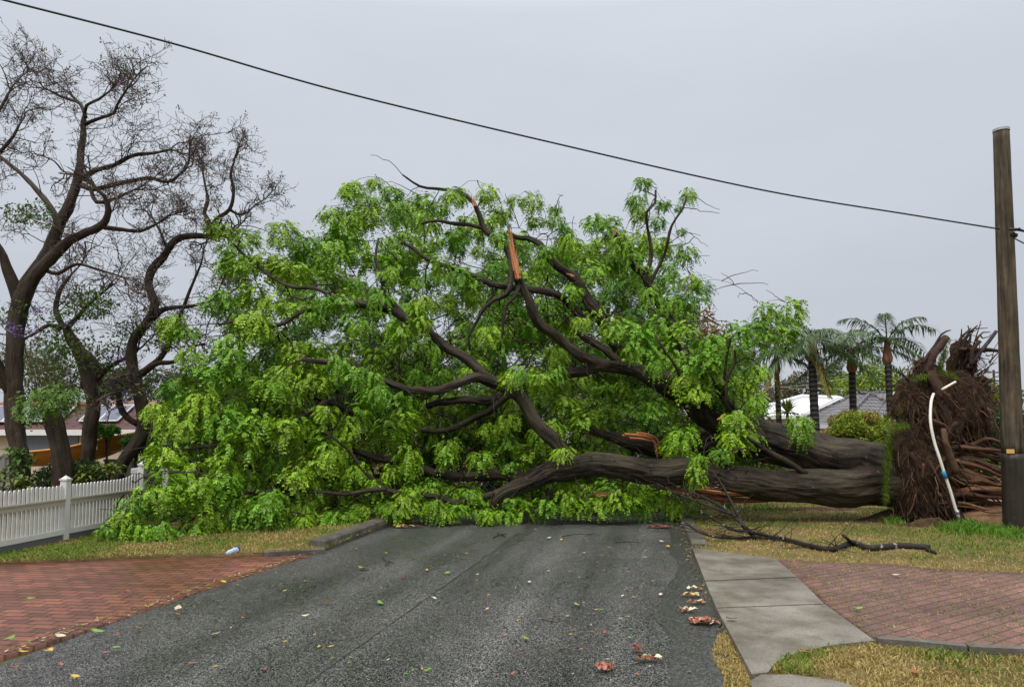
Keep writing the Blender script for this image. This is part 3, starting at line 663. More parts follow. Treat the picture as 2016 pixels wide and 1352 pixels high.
L_('branch', [(600, 612, 4), (540, 640, 4), (480, 630, 3), (430, 640, 2)], 13.9, 13.7, 13.5, 13.3)
L_('branch', [(1470, 850, 8), (1425, 790, 4), (1400, 740, 3), (1380, 715, 2)], 13.5, 13.5, 13.4, 13.4)
L_('branch', [(1445, 805, 4), (1430, 780, 3.5), (1433, 745, 3), (1448, 715, 3), (1447, 690, 2)], 13.4, 13.3, 13.3, 13.3, 13.3)
L_('branch', [(1425, 780, 3), (1430, 720, 2.5), (1440, 665, 2.2), (1470, 648, 2), (1500, 645, 1.5)], 13.4, 13.3, 13.3, 13.3, 13.4)
L_('branch', [(1350, 770, 4), (1330, 720, 3), (1310, 690, 2.5), (1290, 660, 2)], 13.6, 13.4, 13.3, 13.3)
L_('branch', [(1585, 930, 5), (1545, 905, 5), (1500, 880, 4), (1470, 860, 3)], 12.8, 12.7, 12.6, 12.5)
BR_PX = []      # sampled pixels + depth of the visible limbs: leaves in front of them are thinned
NODE = []; NRAD = []
names_done = {}
for name, pr, Ys in LIMB:
    pts = [P(x, y, Y) for (x, y, r), Y in zip(pr, Ys)]; rad = [max(.010, r * Y / F) for (x, y, r), Y in zip(pr, Ys)]
    for p in pts: p[2] = max(p[2], .06)
    big_ = pr[0][2] > 20
    ps, rs = resample(pts, rad, .055 if big_ else (.08 if pr[0][2] > 9 else .14))
    w = np.array([[mnoise.noise((p[0] * 1.9, p[2] * 1.9, 3.3)), mnoise.noise((p[0] * 1.9, p[2] * 1.9, 8.1)), mnoise.noise((p[0] * 1.9, p[2] * 1.9, 13.7))] for p in ps])
    ps = ps + w * np.minimum(rs, .06)[:, None] * 1.1
    m_ = MB(); tube(m_, ps, rs, 120 if big_ else (36 if pr[0][2] > 9 else 12), lump=.13 if big_ else .24, seed=len(NODE) * .37, ridge=.022 if big_ else (.014 if pr[0][2] > 9 else 0))
    m_.build(name, M['bark'], tree, smooth=True)
    x, y = proj(ps)
    if not (pr[0][2] < 8): BR_PX.append(np.stack([x, y, ps[:, 1], rs / ps[:, 1] * F], -1))
    st_ = len(ps) // 3 if big_ else 0
    for i in range(st_, len(ps), 3): NODE.append(ps[i]); NRAD.append(rs[i])
BR = np.concatenate(BR_PX)

# clump positions: hand-placed prominent sprays, then fill
HAND = [(780, 1003, 28), (820, 1008, 26), (860, 1000, 28), (900, 1006, 26), (940, 1000, 28), (725, 1012, 28), (685, 1022, 28), (640, 1028, 28), (840, 975, 26), (925, 975, 24), (600, 1035, 28), (560, 1030, 30), (500, 1045, 28), (760, 600, 22), (690, 590, 24), (635, 722, 26), (850, 752, 20), (665, 600, 24), (790, 1018, 22), (880, 1018, 22), (960, 1018, 22), (1330, 690, 34), (1350, 720, 34), (1300, 640, 30), (1320, 665, 32), (1390, 720, 34), (1410, 745, 32), (1430, 775, 30), (1350, 655, 28), (1290, 985, 28), (1330, 1000, 24), (1250, 975, 28), (1215, 985, 26), (1160, 990, 28), (1075, 1000, 28), (1010, 990, 28), (700, 820, 34), (690, 850, 34), (540, 770, 36), (590, 770, 36), (640, 820, 34), (700, 930, 30), (620, 960, 32), (580, 940, 34), (760, 1000, 26), (700, 1000, 28), (250, 1030, 34), (240, 1060, 30), (700, 380, 30), (652, 425, 30), (685, 385, 25), (740, 365, 24), (770, 385, 26), (440, 458, 28), (490, 480, 28), (555, 455, 32), (600, 480, 30), (470, 530, 36), (520, 520, 34), (575, 545, 38), (450, 590, 30), (420, 600, 26), (345, 640, 36), (365, 660, 28), (580, 620, 40), (640, 560, 35), (680, 470, 36), (730, 440, 36), (790, 420, 30), (840, 400, 28), (690, 640, 30), (710, 650, 32), (700, 690, 30), (790, 650, 30), (800, 620, 34), (840, 600, 30), (780, 540, 34), (720, 520, 38), (660, 500, 34), (835, 500, 26), (860, 420, 28), (960, 385, 26), (985, 420, 26), (1020, 400, 20), (1050, 400, 24), (1055, 440, 22), (1092, 415, 18), (1095, 440, 22), (1110, 460, 26), (1170, 440, 28), (1200, 450, 28), (1215, 470, 28), (1265, 365, 22), (1256, 395, 22), (1302, 405, 18), (1295, 440, 20), (1355, 385, 20), (1335, 412, 10), (1342, 458, 12), (1290, 490, 32), (1350, 500, 28), (1310, 540, 30), (1360, 560, 28), (1385, 570, 24), (1320, 600, 30), (1170, 545, 34), (1155, 520, 28), (1120, 480, 26), (990, 530, 26), (910, 560, 30), (930, 590, 26), (880, 600, 24), (960, 650, 34), (990, 690, 28), (1010, 740, 28), (1000, 750, 25), (1060, 740, 30), (1065, 760, 30), (1090, 700, 28), (1120, 640, 28), (1210, 650, 34), (1250, 660, 38), (1260, 700, 36), (1280, 720, 34), (1240, 720, 30), (1310, 800, 36), (1290, 810, 32), (1360, 745, 38), (1375, 780, 34), (1340, 860, 36), (1330, 885, 32), (1400, 680, 34), (1450, 660, 32), (1440, 700, 34), (1490, 740, 36), (1470, 770, 34), (1450, 830, 34), (1455, 860, 36), (1440, 870, 36), (1420, 900, 28), (1570, 835, 28), (1580, 855, 28), (1490, 800, 30), (1370, 940, 30), (1375, 925, 26), (1520, 640, 36), (1550, 620, 34), (1500, 620, 28), (1540, 660, 34), (1500, 670, 30), (1480, 650, 22), (735, 760, 30), (740, 790, 36), (790, 800, 36), (800, 830, 34), (770, 850, 38), (720, 760, 25), (640, 870, 38), (650, 900, 36), (620, 920, 34), (670, 880, 34), (560, 850, 42), (590, 840, 40), (510, 840, 42), (500, 760, 40), (560, 740, 36), (620, 760, 38), (600, 720, 34), (450, 690, 40), (470, 720, 40), (420, 740, 42), (390, 790, 42), (360, 840, 42), (430, 830, 44), (480, 880, 40), (330, 900, 40), (380, 940, 44), (440, 920, 40), (300, 980, 40), (330, 960, 42), (260, 1000, 32), (400, 970, 42), (450, 960, 38), (520, 1000, 40), (470, 1010, 42), (540, 980, 30), (320, 1050, 40), (280, 1050, 34), (380, 1050, 42), (420, 1030, 38), (210, 1050, 24), (530, 1020, 34), (590, 1000, 30), (640, 1040, 32), (670, 1020, 32), (800, 900, 34), (810, 920, 30), (880, 900, 28), (945, 905, 28), (880, 880, 26), (770, 930, 28), (740, 960, 30), (810, 970, 28), (800, 990, 30), (850, 960, 28), (900, 980, 28), (960, 1000, 30), (1030, 1010, 32), (990, 1015, 30), (1110, 985, 32), (1120, 960, 30), (1130, 1000, 26), (1180, 1000, 30), (1210, 1000, 30), (1240, 990, 28), (1270, 1000, 24), (1320, 1000, 20), (1005, 925, 22), (1105, 890, 18), (1060, 860, 26), (1090, 840, 26), (1150, 830, 30), (1110, 800, 30), (1000, 830, 26), (960, 850, 26), (920, 740, 26), (870, 740, 26), (820, 740, 24), (940, 720, 26), (740, 700, 30), (680, 730, 30), (860, 690, 26), (710, 600, 26), (620, 690, 30), (580, 690, 32), (510, 640, 38), (540, 600, 36), (480, 640, 36)]
cl_p, cl_s, cl_c = [], [], []
GR = np.array([[.172, .345, .016], [.205, .375, .018], [.140, .315, .016], [.232, .395, .020], [.098, .255, .022]])
def clear_of_limbs(x, y, Y, rpx, margin=.75):
    d = np.hypot(BR[:, 0] - x, BR[:, 1] - (y + rpx * .35)); hit = d < rpx * margin + BR[:, 3]
    return not (hit & (BR[:, 2] > Y - .15)).any()
for x, y, r in HAND:
    Y = front_Y(x, y) - .15 + rng.uniform(-.2, .3)
    if 1330 < x and y > 640: Y = 12.7 + rng.uniform(0, .5) if y > 780 else 13.3 + rng.uniform(0, .6)
    p = P(x, y - r * .7, Y); p[2] = max(p[2], .22)
    s = r * Y / F / .32 * 1.1
    cl_p.append(p); cl_s.append(s * 1.0); cl_c.append(GR[rng.integers(0, 4)] * rng.uniform(.9, 1.12))
for x, y, Y in [(745, 772, 12.6), (735, 745, 12.7), (790, 655, 13.1), (828, 640, 13.0), (820, 612, 13.2), (1002, 752, 12.7), (1020, 738, 12.8), (700, 738, 12.7), (665, 715, 12.7), (1062, 748, 13.6), (1098, 738, 13.7), (640, 598, 13.4), (675, 598, 13.4), (610, 615, 13.4), (1108, 895, 12.6), (1125, 575, 14.5), (1142, 640, 13.5), (1208, 655, 13.6), (1240, 690, 13.6), (960, 655, 13.3), (935, 560, 14.1), (905, 540, 14.1), (870, 520, 14.2), (985, 470, 14.5), (1075, 500, 14.7), (890, 385, 14.8), (760, 540, 13.6), (750, 585, 13.5), (1370, 935, 12.5), (1376, 910, 12.5), (1322, 880, 13.6), (1290, 720, 13.8), (1280, 580, 15.2), (1250, 515, 15.2), (1225, 480, 15.2), (600, 500, 15.2), (560, 525, 15), (640, 520, 15.3), (760, 480, 15.8), (800, 465, 15.9), (860, 480, 15.9), (900, 470, 16), (950, 500, 16), (880, 545, 15.6), (1060, 520, 16.2), (700, 560, 15.2), (960, 440, 16), (1100, 500, 16.4), (820, 560, 15.4), (640, 640, 15.2), (610, 660, 15), (1480, 900, 14.4), (1520, 912, 14.4), (1555, 900, 14.6), (1440, 900, 14.4), (1500, 880, 14.8), (1400, 905, 14.2), (1360, 900, 14.4), (1420, 985, 13.7), (1370, 990, 13.8), (1320, 975, 13.8), (1260, 960, 14.0), (1200, 960, 14.0), (1150, 965, 14.2)]:
    p = P(x, y - 16, Y); p[2] = max(p[2], .25); cl_p.append(p); cl_s.append(28 * Y / F / .32); cl_c.append(GR[rng.integers(0, 4)])
pl = np.array(CROWN); 
def sample_px(n_):
    o = []
    while len(o) < n_:
        x = rng.uniform(pl[:, 0].min(), pl[:, 0].max()); y = rng.uniform(pl[:, 1].min(), pl[:, 1].max())
        if inpoly([x], [y], CROWN)[0] and not any(inpoly([x], [y], h)[0] for h in HOLES): o.append((x, y))
    return o
# front skin by dart throwing, then middle and back layers
taken = [(x, y) for x, y, r in HAND]
for x, y in sample_px(2600):
    if min((x - a) ** 2 + (y - b) ** 2 for a, b in taken) < 45 ** 2: continue
    if len(taken) > 350: break
    dens = mnoise.noise((x * .012, y * .012, 4.4))
    if dens < -.08 and 700 < x < 1350: continue
    Y = front_Y(x, y) + rng.uniform(.0, .7); r = rng.uniform(24, 38)
    if not clear_of_limbs(x, y, Y, r): 
        Y2 = Y + rng.uniform(1.2, 2.0)
        if not clear_of_limbs(x, y, Y2, r, .3) and rng.uniform() < .6: continue
        Y = Y2
    taken.append((x, y))
    p = P(x, y - r * .7, Y); p[2] = max(p[2], .25)
    cl_p.append(p); cl_s.append(r * Y / F / .32); cl_c.append(GR[rng.integers(0, 5)] * rng.uniform(.82, 1.08))
for x, y in sample_px(110):
    Y = front_Y(x, y) + rng.uniform(1.8, 3.0); r = rng.uniform(24, 36)
    x2, y2 = x, y + 6
    p = P(x2, y2, Y); p[2] = max(p[2], .3)
    if y < 480 and rng.uniform() < .5: continue
    cl_p.append(p); cl_s.append(r * Y / F / .32); cl_c.append(GR[rng.integers(0, 5)] * rng.uniform(.82, 1.08))
for x, y in sample_px(620):
    Y = front_Y(x, y) + rng.uniform(3.0, 5.6); r = rng.uniform(26, 40)
    if y < 560 and rng.uniform() < .55: continue
    p = P(x, y + 10, Y); p[2] = max(p[2], .3)
    cl_p.append(p); cl_s.append(r * Y / F / .30); cl_c.append(GR[rng.integers(0, 5)] * rng.uniform(.82, 1.08))
for x, y in sample_px(520):
    if y < 700 + 120 * (x > 1300) or rng.uniform() < .35: continue
    Y = front_Y(x, y) + rng.uniform(2.8, 4.8); r = rng.uniform(28, 42)
    p = P(x, y + 10, Y); p[2] = max(p[2], .25)
    cl_p.append(p); cl_s.append(r * Y / F / .30); cl_c.append(GR[rng.integers(0, 5)] * rng.uniform(.82, 1.08))
mb = MB(); place_leaves(mb, cl_p, cl_s, cl_c, PROTO)
mb.build('foliage', M['leaf'], tree)

# twigs: each spray is tied to the nearest limb or twig already grown
mbt = MB()
nodes = [np.array(p) for p in NODE]; nr = list(NRAD)
order = sorted(range(len(cl_p)), key=lambda i: min(np.linalg.norm(np.array(NODE) - cl_p[i], axis=1)))
NA = np.array(nodes)
for i in order:
    p = np.array(cl_p[i]); d = np.linalg.norm(NA - p, axis=1)
    j = int(np.argmin(d + np.where(NA[:, 2] > p[2] + .6, .5, 0))); q = NA[j]; L = d[j]
    if L < .08: continue
    n_ = max(4, int(L / .16)); t = np.linspace(0, 1, n_)[:, None]
    perp = rng.normal(0, 1, 3); bow = np.array([0, 0, 1.0]) * rng.uniform(.05, .28) * L + perp * .08 * L
    path = q * (1 - t) + p * t + bow * (np.sin(t * math.pi)) + np.cumsum(rng.normal(0, .014, (n_, 3)), 0) * np.sin(t * math.pi)
    path[:, 2] = np.maximum(path[:, 2], .05)
    r0 = min(nr[j] * .75, .012 + .012 * L); rad = np.linspace(r0, .0055, n_)
    tube(mbt, path, rad, 5, cap=False)
    if L > .35:
        NA = np.vstack([NA, path[1::2]]); nr += list(rad[1::2])
# bare twigs sticking out of the crown
for _ in range(900):
    j = rng.integers(len(NODE), len(NA)) if rng.uniform() < .85 else rng.integers(0, len(NODE))
    q = NA[j]; d = rng.normal(0, 1, 3); d[1] -= .6; d[2] += .1; d /= np.linalg.norm(d); L = rng.uniform(.3, 1.15); n_ = 9
    t = np.linspace(0, 1, n_)[:, None]
    path = q + d * L * t + np.array([0, 0, -1]) * (.3 * L * t * t) + np.cumsum(rng.normal(0, .035, (n_, 3)), 0) * t
    path[:, 2] = np.maximum(path[:, 2], .04)
    tube(mbt, path, np.linspace(.011, .0045, n_), 4, cap=False)
for x, y in sample_px(1500):      # broken branches packed inside the crown, added to block light and darken its gaps
    if y < 560 and rng.uniform() < .7: continue
    Y = front_Y(x, y) + rng.uniform(.5, 3.6); q = P(x, y, Y); d = rng.normal(0, 1, 3) + np.array([-.7, 0, .2]); d /= np.linalg.norm(d); L = rng.uniform(.5, 1.7); n_ = 8
    t = np.linspace(-.5, .5, n_)[:, None]; path = q + d * L * t + np.cumsum(rng.normal(0, .035, (n_, 3)), 0) - np.array([0, 0, .25 * L]) * (t + .5) ** 2
    path[:, 2] = np.maximum(path[:, 2], .04); r0 = .006 + .016 * rng.uniform() ** 2
    tube(mbt, path, np.linspace(r0, r0 * .45, n_), 5, cap=False)
mbt.build('twig', M['twig'], tree, smooth=True)['kind'] = 'stuff'

# splintered wood: broken top limb, stubs, torn strips under the lower stem
def splinter(name, pts_px, Y, w, n_, mat='torn_wood', spread=.6, label=None):
    m_ = MB(); pts = [P(x, y, Y) for x, y in pts_px]
    for i in range(n_):
        off = rng.normal(0, w * spread, 3); off2 = off + rng.normal(0, w * .35, 3); a = rng.uniform(0, .25) if i else 0; b = rng.uniform(.6, 1.0) if i else 1
        ps, rs = resample(np.array(pts), np.ones(len(pts)), .05)
        k0, k1 = int(a * (len(ps) - 1)), max(int(b * (len(ps) - 1)), int(a * (len(ps) - 1)) + 3)
        ps = ps[k0:k1 + 1] if k1 + 1 <= len(ps) else ps[k0:]
        t = np.linspace(0, 1, len(ps))[:, None]
        ps = ps + off * (1 - t) + off2 * t
        tube(m_, ps, np.linspace(w * .5, w * .08, len(ps)) * rng.uniform(.6, 1.2), 5)
    o = m_.build(name, M[mat], tree)
    if label: o['label'] = label
    return o
splinter('torn_wood', [(1019, 548), (1013, 520), (1008, 495), (1005, 470), (1003, 446)], 13.62, .062, 12, 'torn_wood', .5, 'split orange heartwood of the snapped upright branch')
splinter('torn_wood', [(936, 405), (932, 392), (930, 380)], 14.9, .035, 5)
splinter('torn_wood', [(1208, 464), (1210, 458), (1207, 454)], 15.4, .025, 4)
splinter('torn_wood', [(1128, 546), (1122, 542), (1116, 540)], 14.85, .035, 5)
splinter('torn_bark', [(1300, 962), (1380, 974), (1450, 982), (1520, 980), (1590, 970)], 12.95, .06, 9, 'torn_bark', .5, 'torn reddish bark strip under the lower stem')
splinter('torn_wood', [(1165, 971), (1200, 970), (1245, 966)], 13.0, .06, 5)
splinter('torn_wood', [(1370, 962), (1420, 968), (1490, 972), (1520, 975)], 12.75, .035, 6)
splinter('torn_bark', [(1230, 858), (1265, 860), (1290, 870), (1298, 905)], 14.3, .06, 8)
splinter('torn_wood', [(1413, 826), (1420, 820), (1428, 812)], 13.2, .03, 3)

# root plate
def blob(mb, c, r, seed, amp=.3, fr=1.6, sub=4):
    import bmesh
    bm = bmesh.new(); bmesh.ops.create_icosphere(bm, subdivisions=sub, radius=1)
    v = np.array([x.co[:] for x in bm.verts]); f = [[q.index for q in p.verts] for p in bm.faces]; bm.free()
    d = np.array([1 + amp * mnoise.noise((x[0] * fr + seed, x[1] * fr, x[2] * fr)) + amp * .5 * mnoise.noise((x[0] * 4 + seed, x[1] * 4, x[2] * 4)) + amp * .22 * mnoise.noise((x[0] * 11 + seed, x[1] * 11, x[2] * 11)) for x in v])
    w = v * d[:, None] * np.array(r) + c; w[:, 2] = np.maximum(w[:, 2], -.02)
    mb.add(w, None, f); return w, v
BL = [(1780, 925, 12.95, 30, 88, .35), (1785, 800, 13.1, 22, 40, .3), (1815, 930, 13.1, 62, 112, .55), (1830, 815, 13.2, 54, 84, .48), (1816, 726, 13.1, 15, 20, .18), (1888, 800, 13.4, 46, 66, .5), (1893, 712, 13.7, 20, 40, .3), (1905, 850, 13.6, 36, 50, .45), (1798, 790, 13.3, 34, 50, .4), (1860, 960, 13.3, 48, 70, .5), (1790, 890, 13.2, 40, 60, .5), (1922, 775, 13.8, 22, 34, .3)]
mb = MB(); surf = []; nor = []
for i, (x, y, Y, rx, ry, dp) in enumerate(BL):
    w, v = blob(mb, P(x, y, Y), (rx * Y / F, dp, ry * Y / F), i * 7.3); surf.append(w); nor.append(v)
rootp = mb.build('root_plate', M['soil_clod'], tree, smooth=True)
surf = np.concatenate(surf); nor = np.concatenate(nor)
RC = np.array([[.035, .021, .014], [.07, .038, .024], [.13, .072, .042], [.22, .135, .075], [.05, .030, .020], [.095, .052, .030]])
mb = MB()
vis = np.where((nor[:, 1] < .35))[0]
for _ in range(6500):
    i = vis[rng.integers(0, len(vis))]; p = surf[i]; n_ = nor[i]
    if p[2] < .15: continue
    d = n_ * rng.uniform(.2, 1.3) + np.array([rng.normal(0, .8), rng.normal(-.15, .5), rng.uniform(-1.5, .5)]); d /= np.linalg.norm(d)
    L = rng.gamma(1.8, .06) + .05; m = 5; t = np.linspace(0, 1, m)[:, None]
    path = p - n_ * .03 + d * L * t + np.array([0, 0, -.75]) * L * t * t + np.cumsum(rng.normal(0, .02, (m, 3)), 0) * t
    path[:, 2] = np.maximum(path[:, 2], .03)
    r0 = .0028 + .010 * rng.uniform() ** 4
    tube(mb, path, np.linspace(r0, r0 * .35, m), 3, RC[rng.integers(0, 6)] * rng.uniform(.6, 1.2), cap=False)
mb.build('fine_roots', M['root'], tree)['kind'] = 'stuff'
def root(pr, Ys, col, sides=9, wig=.02):
    pts = [P(x, y, Y) for (x, y, r), Y in zip(pr, Ys)]; rad = [max(.006, r * Y / F) for (x, y, r), Y in zip(pr, Ys)]
    ps, rs = resample(pts, rad, .07); ps = ps + np.cumsum(rng.normal(0, wig * .3, ps.shape), 0) * .5
    if pr[0][2] < 2.7: tube(SR, ps, rs, 5, col); return
    m_ = MB(); tube(m_, ps, rs, sides, col, lump=.2, seed=pr[0][0] * .1); return m_.build('root', M['root'], tree, smooth=True)
SR = MB()
DB, RB, OB = (.045, .026, .019), (.10, .050, .030), (.20, .105, .050)
def hr(x0, y0, x1, y1, r, Y, col, n_=4, sag=0, dy=0):
    pr = [(x0 + (x1 - x0) * t, y0 + (y1 - y0) * t + sag * math.sin(t * 3.14) + rng.normal(0, 2), r * (1 - .7 * t)) for t in np.linspace(0, 1, n_)]
    root(pr, [Y + dy * t for t in np.linspace(0, 1, n_)], col)
root([(1822, 735, 9), (1838, 700, 9), (1852, 680, 9), (1864, 663, 8)], [12.9, 12.8, 12.8, 12.8], (.075, .045, .036))
root([(1815, 715, 3), (1825, 700, 3), (1840, 680, 2.5), (1852, 658, 2), (1870, 650, 1)], [12.8] * 5, DB)
root([(1832, 732, 9), (1846, 765, 10), (1858, 805, 8), (1870, 845, 5), (1868, 870, 2)], [12.85, 12.75, 12.72, 12.7, 12.7], (.06, .034, .024), 14)
root([(1858, 845, 5), (1862, 870, 6), (1872, 900, 7), (1882, 925, 7), (1886, 935, 5)], [12.4, 12.3, 12.3, 12.3, 12.3], (.085, .047, .028), 12)
for a in [((1892, 690), (1905, 660), (1925, 640), 4), ((1895, 700), (1890, 670), (1912, 645), 4), ((1900, 690), (1910, 665), (1905, 640), 2), ((1880, 700), (1890, 670), (1893, 648), 2)]:
    root([(a[0][0], a[0][1], a[3]), (a[1][0], a[1][1], a[3] * .8), (a[2][0], a[2][1], 1)], [13.4, 13.4, 13.4], DB)
root([(1890, 688, 4), (1915, 690, 5), (1950, 690, 4), (1980, 695, 2)], [13.3] * 4, DB); root([(1905, 725, 4), (1925, 695, 4), (1945, 670, 3.5), (1960, 648, 3)], [13.3] * 4, (.06, .05, .05))
root([(1912, 720, 4), (1915, 690, 4), (1928, 673, 4)], [13.2] * 3, DB)
for _ in range(46):
    x0 = rng.uniform(1885, 1950); y0 = rng.uniform(660, 800); a = rng.uniform(-1.6, .35); L = rng.uniform(20, 62)
    hr(x0, y0, x0 + L * math.cos(a), y0 + L * math.sin(a), rng.uniform(.8, 2.4), 13.4 + rng.uniform(-.3, .4), DB if rng.uniform() < .6 else RB, 5, rng.uniform(-6, 6))
for _ in range(14):
    x0 = rng.uniform(1770, 1850); y0 = rng.uniform(735, 770); a = rng.uniform(-2.6, -.6); L = rng.uniform(15, 45)
    hr(x0, y0, x0 + L * math.cos(a), y0 + L * math.sin(a), rng.uniform(.8, 2), 12.9, DB, 4, rng.uniform(-5, 5))
hr(1790, 748, 1772, 722, 2.5, 12.9, DB, 4, 6)
for i in range(54):    # bundle of roots fanning to the right along the ground
    t = i / 53; x0 = rng.uniform(1838, 1885); y0 = 865 + 135 * t + rng.normal(0, 6)
    x1 = rng.uniform(1950, 2075); y1 = 880 + 150 * t + rng.normal(0, 10) + 14 * math.sin(t * 5)
    hr(x0, y0, x1, min(y1, 1046), rng.choice([2.2, 3, 4.5, 6, 9], p=[.3, .3, .2, .13, .07]), 12.75 + rng.uniform(-.25, .5), [DB, RB, OB, RB, DB][i % 5], 7, rng.uniform(-22, 14), rng.uniform(-.3, .5))
root([(1835, 945, 24), (1880, 938, 22), (1930, 952, 15), (1985, 978, 9), (2040, 995, 5)], [12.95, 12.9, 12.88, 12.9, 12.9], (.12, .066, .036), 18)
root([(1845, 925, 14), (1900, 905, 13), (1960, 925, 9), (2030, 945, 6)], [12.9, 12.9, 12.9, 13], (.075, .042, .026), 12)
for _ in range(70):    # torn roots of many sizes running over the face of the plate
    x0 = rng.uniform(1785, 1890); y0 = rng.uniform(770, 985); a = rng.uniform(.5, 2.2); L = rng.uniform(25, 70)
    hr(x0, y0, x0 + L * math.cos(a), y0 + L * math.sin(a), rng.choice([1.2, 2, 3.2, 5], p=[.4, .3, .2, .1]), 12.52 + rng.uniform(-.08, .12) + max(0, (900 - y0) / 900), [DB, RB, (.085, .047, .028), DB][rng.integers(0, 4)], 5, rng.uniform(-12, 12))
for _ in range(26):    # broken roots pressed under the plate
    x0 = rng.uniform(1830, 1875); y0 = rng.uniform(960, 1000); hr(x0, y0, x0 + rng.uniform(-5, 45), 1036, rng.uniform(1.5, 5), 12.55 + rng.uniform(-.1, .2), DB, 4, 3)
SR.build('small_roots', M['root'], tree, smooth=True)['kind'] = 'stuff'
# turf still growing on the rim of the plate
tp = []
for (x0, y0, x1, y1, Y, k_) in [(1752, 858, 1746, 992, 12.62, 2200), (1752, 850, 1790, 838, 12.6, 500), (1862, 690, 1850, 735, 13.2, 700), (1850, 735, 1885, 745, 13.0, 500), (1800, 748, 1830, 742, 12.8, 250), (1868, 668, 1856, 690, 13.5, 200), (1778, 800, 1770, 850, 13.1, 300)]:
    for _ in range(k_):
        t = rng.uniform(); tp.append(P(x0 + (x1 - x0) * t + rng.normal(0, 3.5), y0 + (y1 - y0) * t + rng.normal(0, 3.5), Y + rng.uniform(-.35, .35)))
tp = np.array(tp); mb = MB()
jitter_blades(mb, tp, .085, .006, (GREEN[rng.integers(0, 4, len(tp))] * rng.uniform(.5, 1.0, (len(tp), 1))).astype(np.float32), 1.3, np.array([-.8, -.1, -.2]))
mb.build('turf_rim', M['grass'], tree)['kind'] = 'stuff'

# white irrigation pipe
t_ = thing('irrigation_pipe', 'bent white plastic pipe with a blue coupling hanging down the root plate', 'pipe', P(1889, 1020, 12.2))
pp = [(1838, 775), (1833, 792), (1832, 830), (1839, 868), (1850, 902), (1860, 934), (1871, 966), (1881, 1000), (1888, 1019)]
Yp = [12.55, 12.4, 12.25, 12.2, 12.15, 12.15, 12.15, 12.15, 12.15]
ps, rs = resample([P(x, y, Y) for (x, y), Y in zip(pp, Yp)], [.024] * 9, .06); mb = MB(); tube(mb, ps, rs, 12); mb.build('tube', M['pvc'], t_, smooth=True)
mb = MB(); ps, rs = resample([P(1857, 927, 12.14), P(1862, 941, 12.14)], [.033, .033], .05); tube(mb, ps, rs, 14); mb.build('coupling', M['blue'], t_, smooth=True)
mb = MB(); ps, rs = resample([P(1884, 1004, 12.14), P(1886, 1011, 12.14)], [.029, .029], .05); tube(mb, ps, rs, 14); mb.build('collar', M['cap'], t_, smooth=True)
mb = MB(); ps, rs = resample([P(1854, 767, 12.5), P(1882, 751, 12.45)], [.024, .02], .06); tube(mb, ps, rs, 10)
tag(mb.build('pipe_offcut', M['pvc'], None, True, P(1868, 759, 12.5)), 'short broken white pipe stuck in the root plate above the long pipe', 'pipe')

# bare fallen branch on the lawn
br = thing('fallen_branch', 'bare dark branch with pale lichen spots lying on the lawn', 'branch', G(1700, 1080, .03))
def lb_(name, pr, Y, mat='lichen_bark', parent=br, sides=10):
    pts = []
    for (x, y, r), yy in zip(pr, Y):
        p = G(x, y, .06) if yy == 0 else P(x, y, yy); p[2] = max(p[2], .045); pts.append(p)
    rad = [max(.004, r * p[1] / F) for (x, y, r), p in zip(pr, pts)]
    ps, rs = resample(pts, rad, .08); m_ = MB(); tube(m_, ps, rs, sides, lump=.12, seed=pr[0][0]); m_.build(name, M[mat], parent, smooth=True); return ps, rs
main_, mr_ = lb_('stem', [(1832, 1078, 6), (1773, 1075, 7), (1711, 1079, 7), (1679, 1069, 6.5), (1638, 1081, 6), (1597, 1075, 5.5), (1540, 1061, 5), (1491, 1056, 5), (1466, 1037, 4.5), (1442, 1012, 4), (1405, 988, 3), (1369, 972, 2.2), (1344, 963, 1.5)], [0, 0, 0, 0, 0, 0, 0, 0, 10.9, 11.2, 11.5, 11.7, 11.8])
b2, _ = lb_('side_branch', [(1540, 1061, 3.5), (1483, 1048, 3), (1438, 1040, 2.5), (1397, 1016, 2), (1368, 1004, 1.5)], [0, 10.8, 10.9, 11.3, 11.6])
b3, _ = lb_('side_branch', [(1491, 1057, 3), (1422, 1058, 2.5), (1377, 1047, 2), (1352, 1030, 1.5)], [0, 10.7, 10.8, 11.1])
b4, _ = lb_('side_branch', [(1466, 1037, 3), (1442, 992, 2.5), (1422, 955, 2), (1405, 930, 1.5)], [10.9, 11.3, 11.6, 11.9])
b5, _ = lb_('side_branch', [(1442, 1012, 2.5), (1380, 990, 2), (1330, 970, 1.6), (1290, 950, 1.2)], [11.1, 11.4, 11.7, 11.9])
lb_('side_branch', [(1679, 1070, 4), (1668, 1060, 3.2), (1658, 1052, 2.5)], [0, 10.1, 10.1]); lb_('side_branch', [(1824, 1080, 4), (1842, 1088, 2.5)], [0, 0])
mb = MB()
alln = np.vstack([main_[len(main_) // 3:], b2, b3, b4, b5])
for _ in range(150):
    q = alln[rng.integers(0, len(alln))]; a = rng.uniform(0, 6.28); d = np.array([math.cos(a) - .6, math.sin(a) * .6, rng.uniform(-.1, .45)]); d /= np.linalg.norm(d); L = rng.uniform(.12, .5); m = 6; t = np.linspace(0, 1, m)[:, None]
    path = q + d * L * t + np.cumsum(rng.normal(0, .018, (m, 3)), 0) * t; path[:, 2] = np.maximum(path[:, 2], .04); tube(mb, path, np.linspace(.007, .003, m), 4, cap=False)
mb.build('twig', M['lichen_bark'], br, smooth=True)['kind'] = 'stuff'

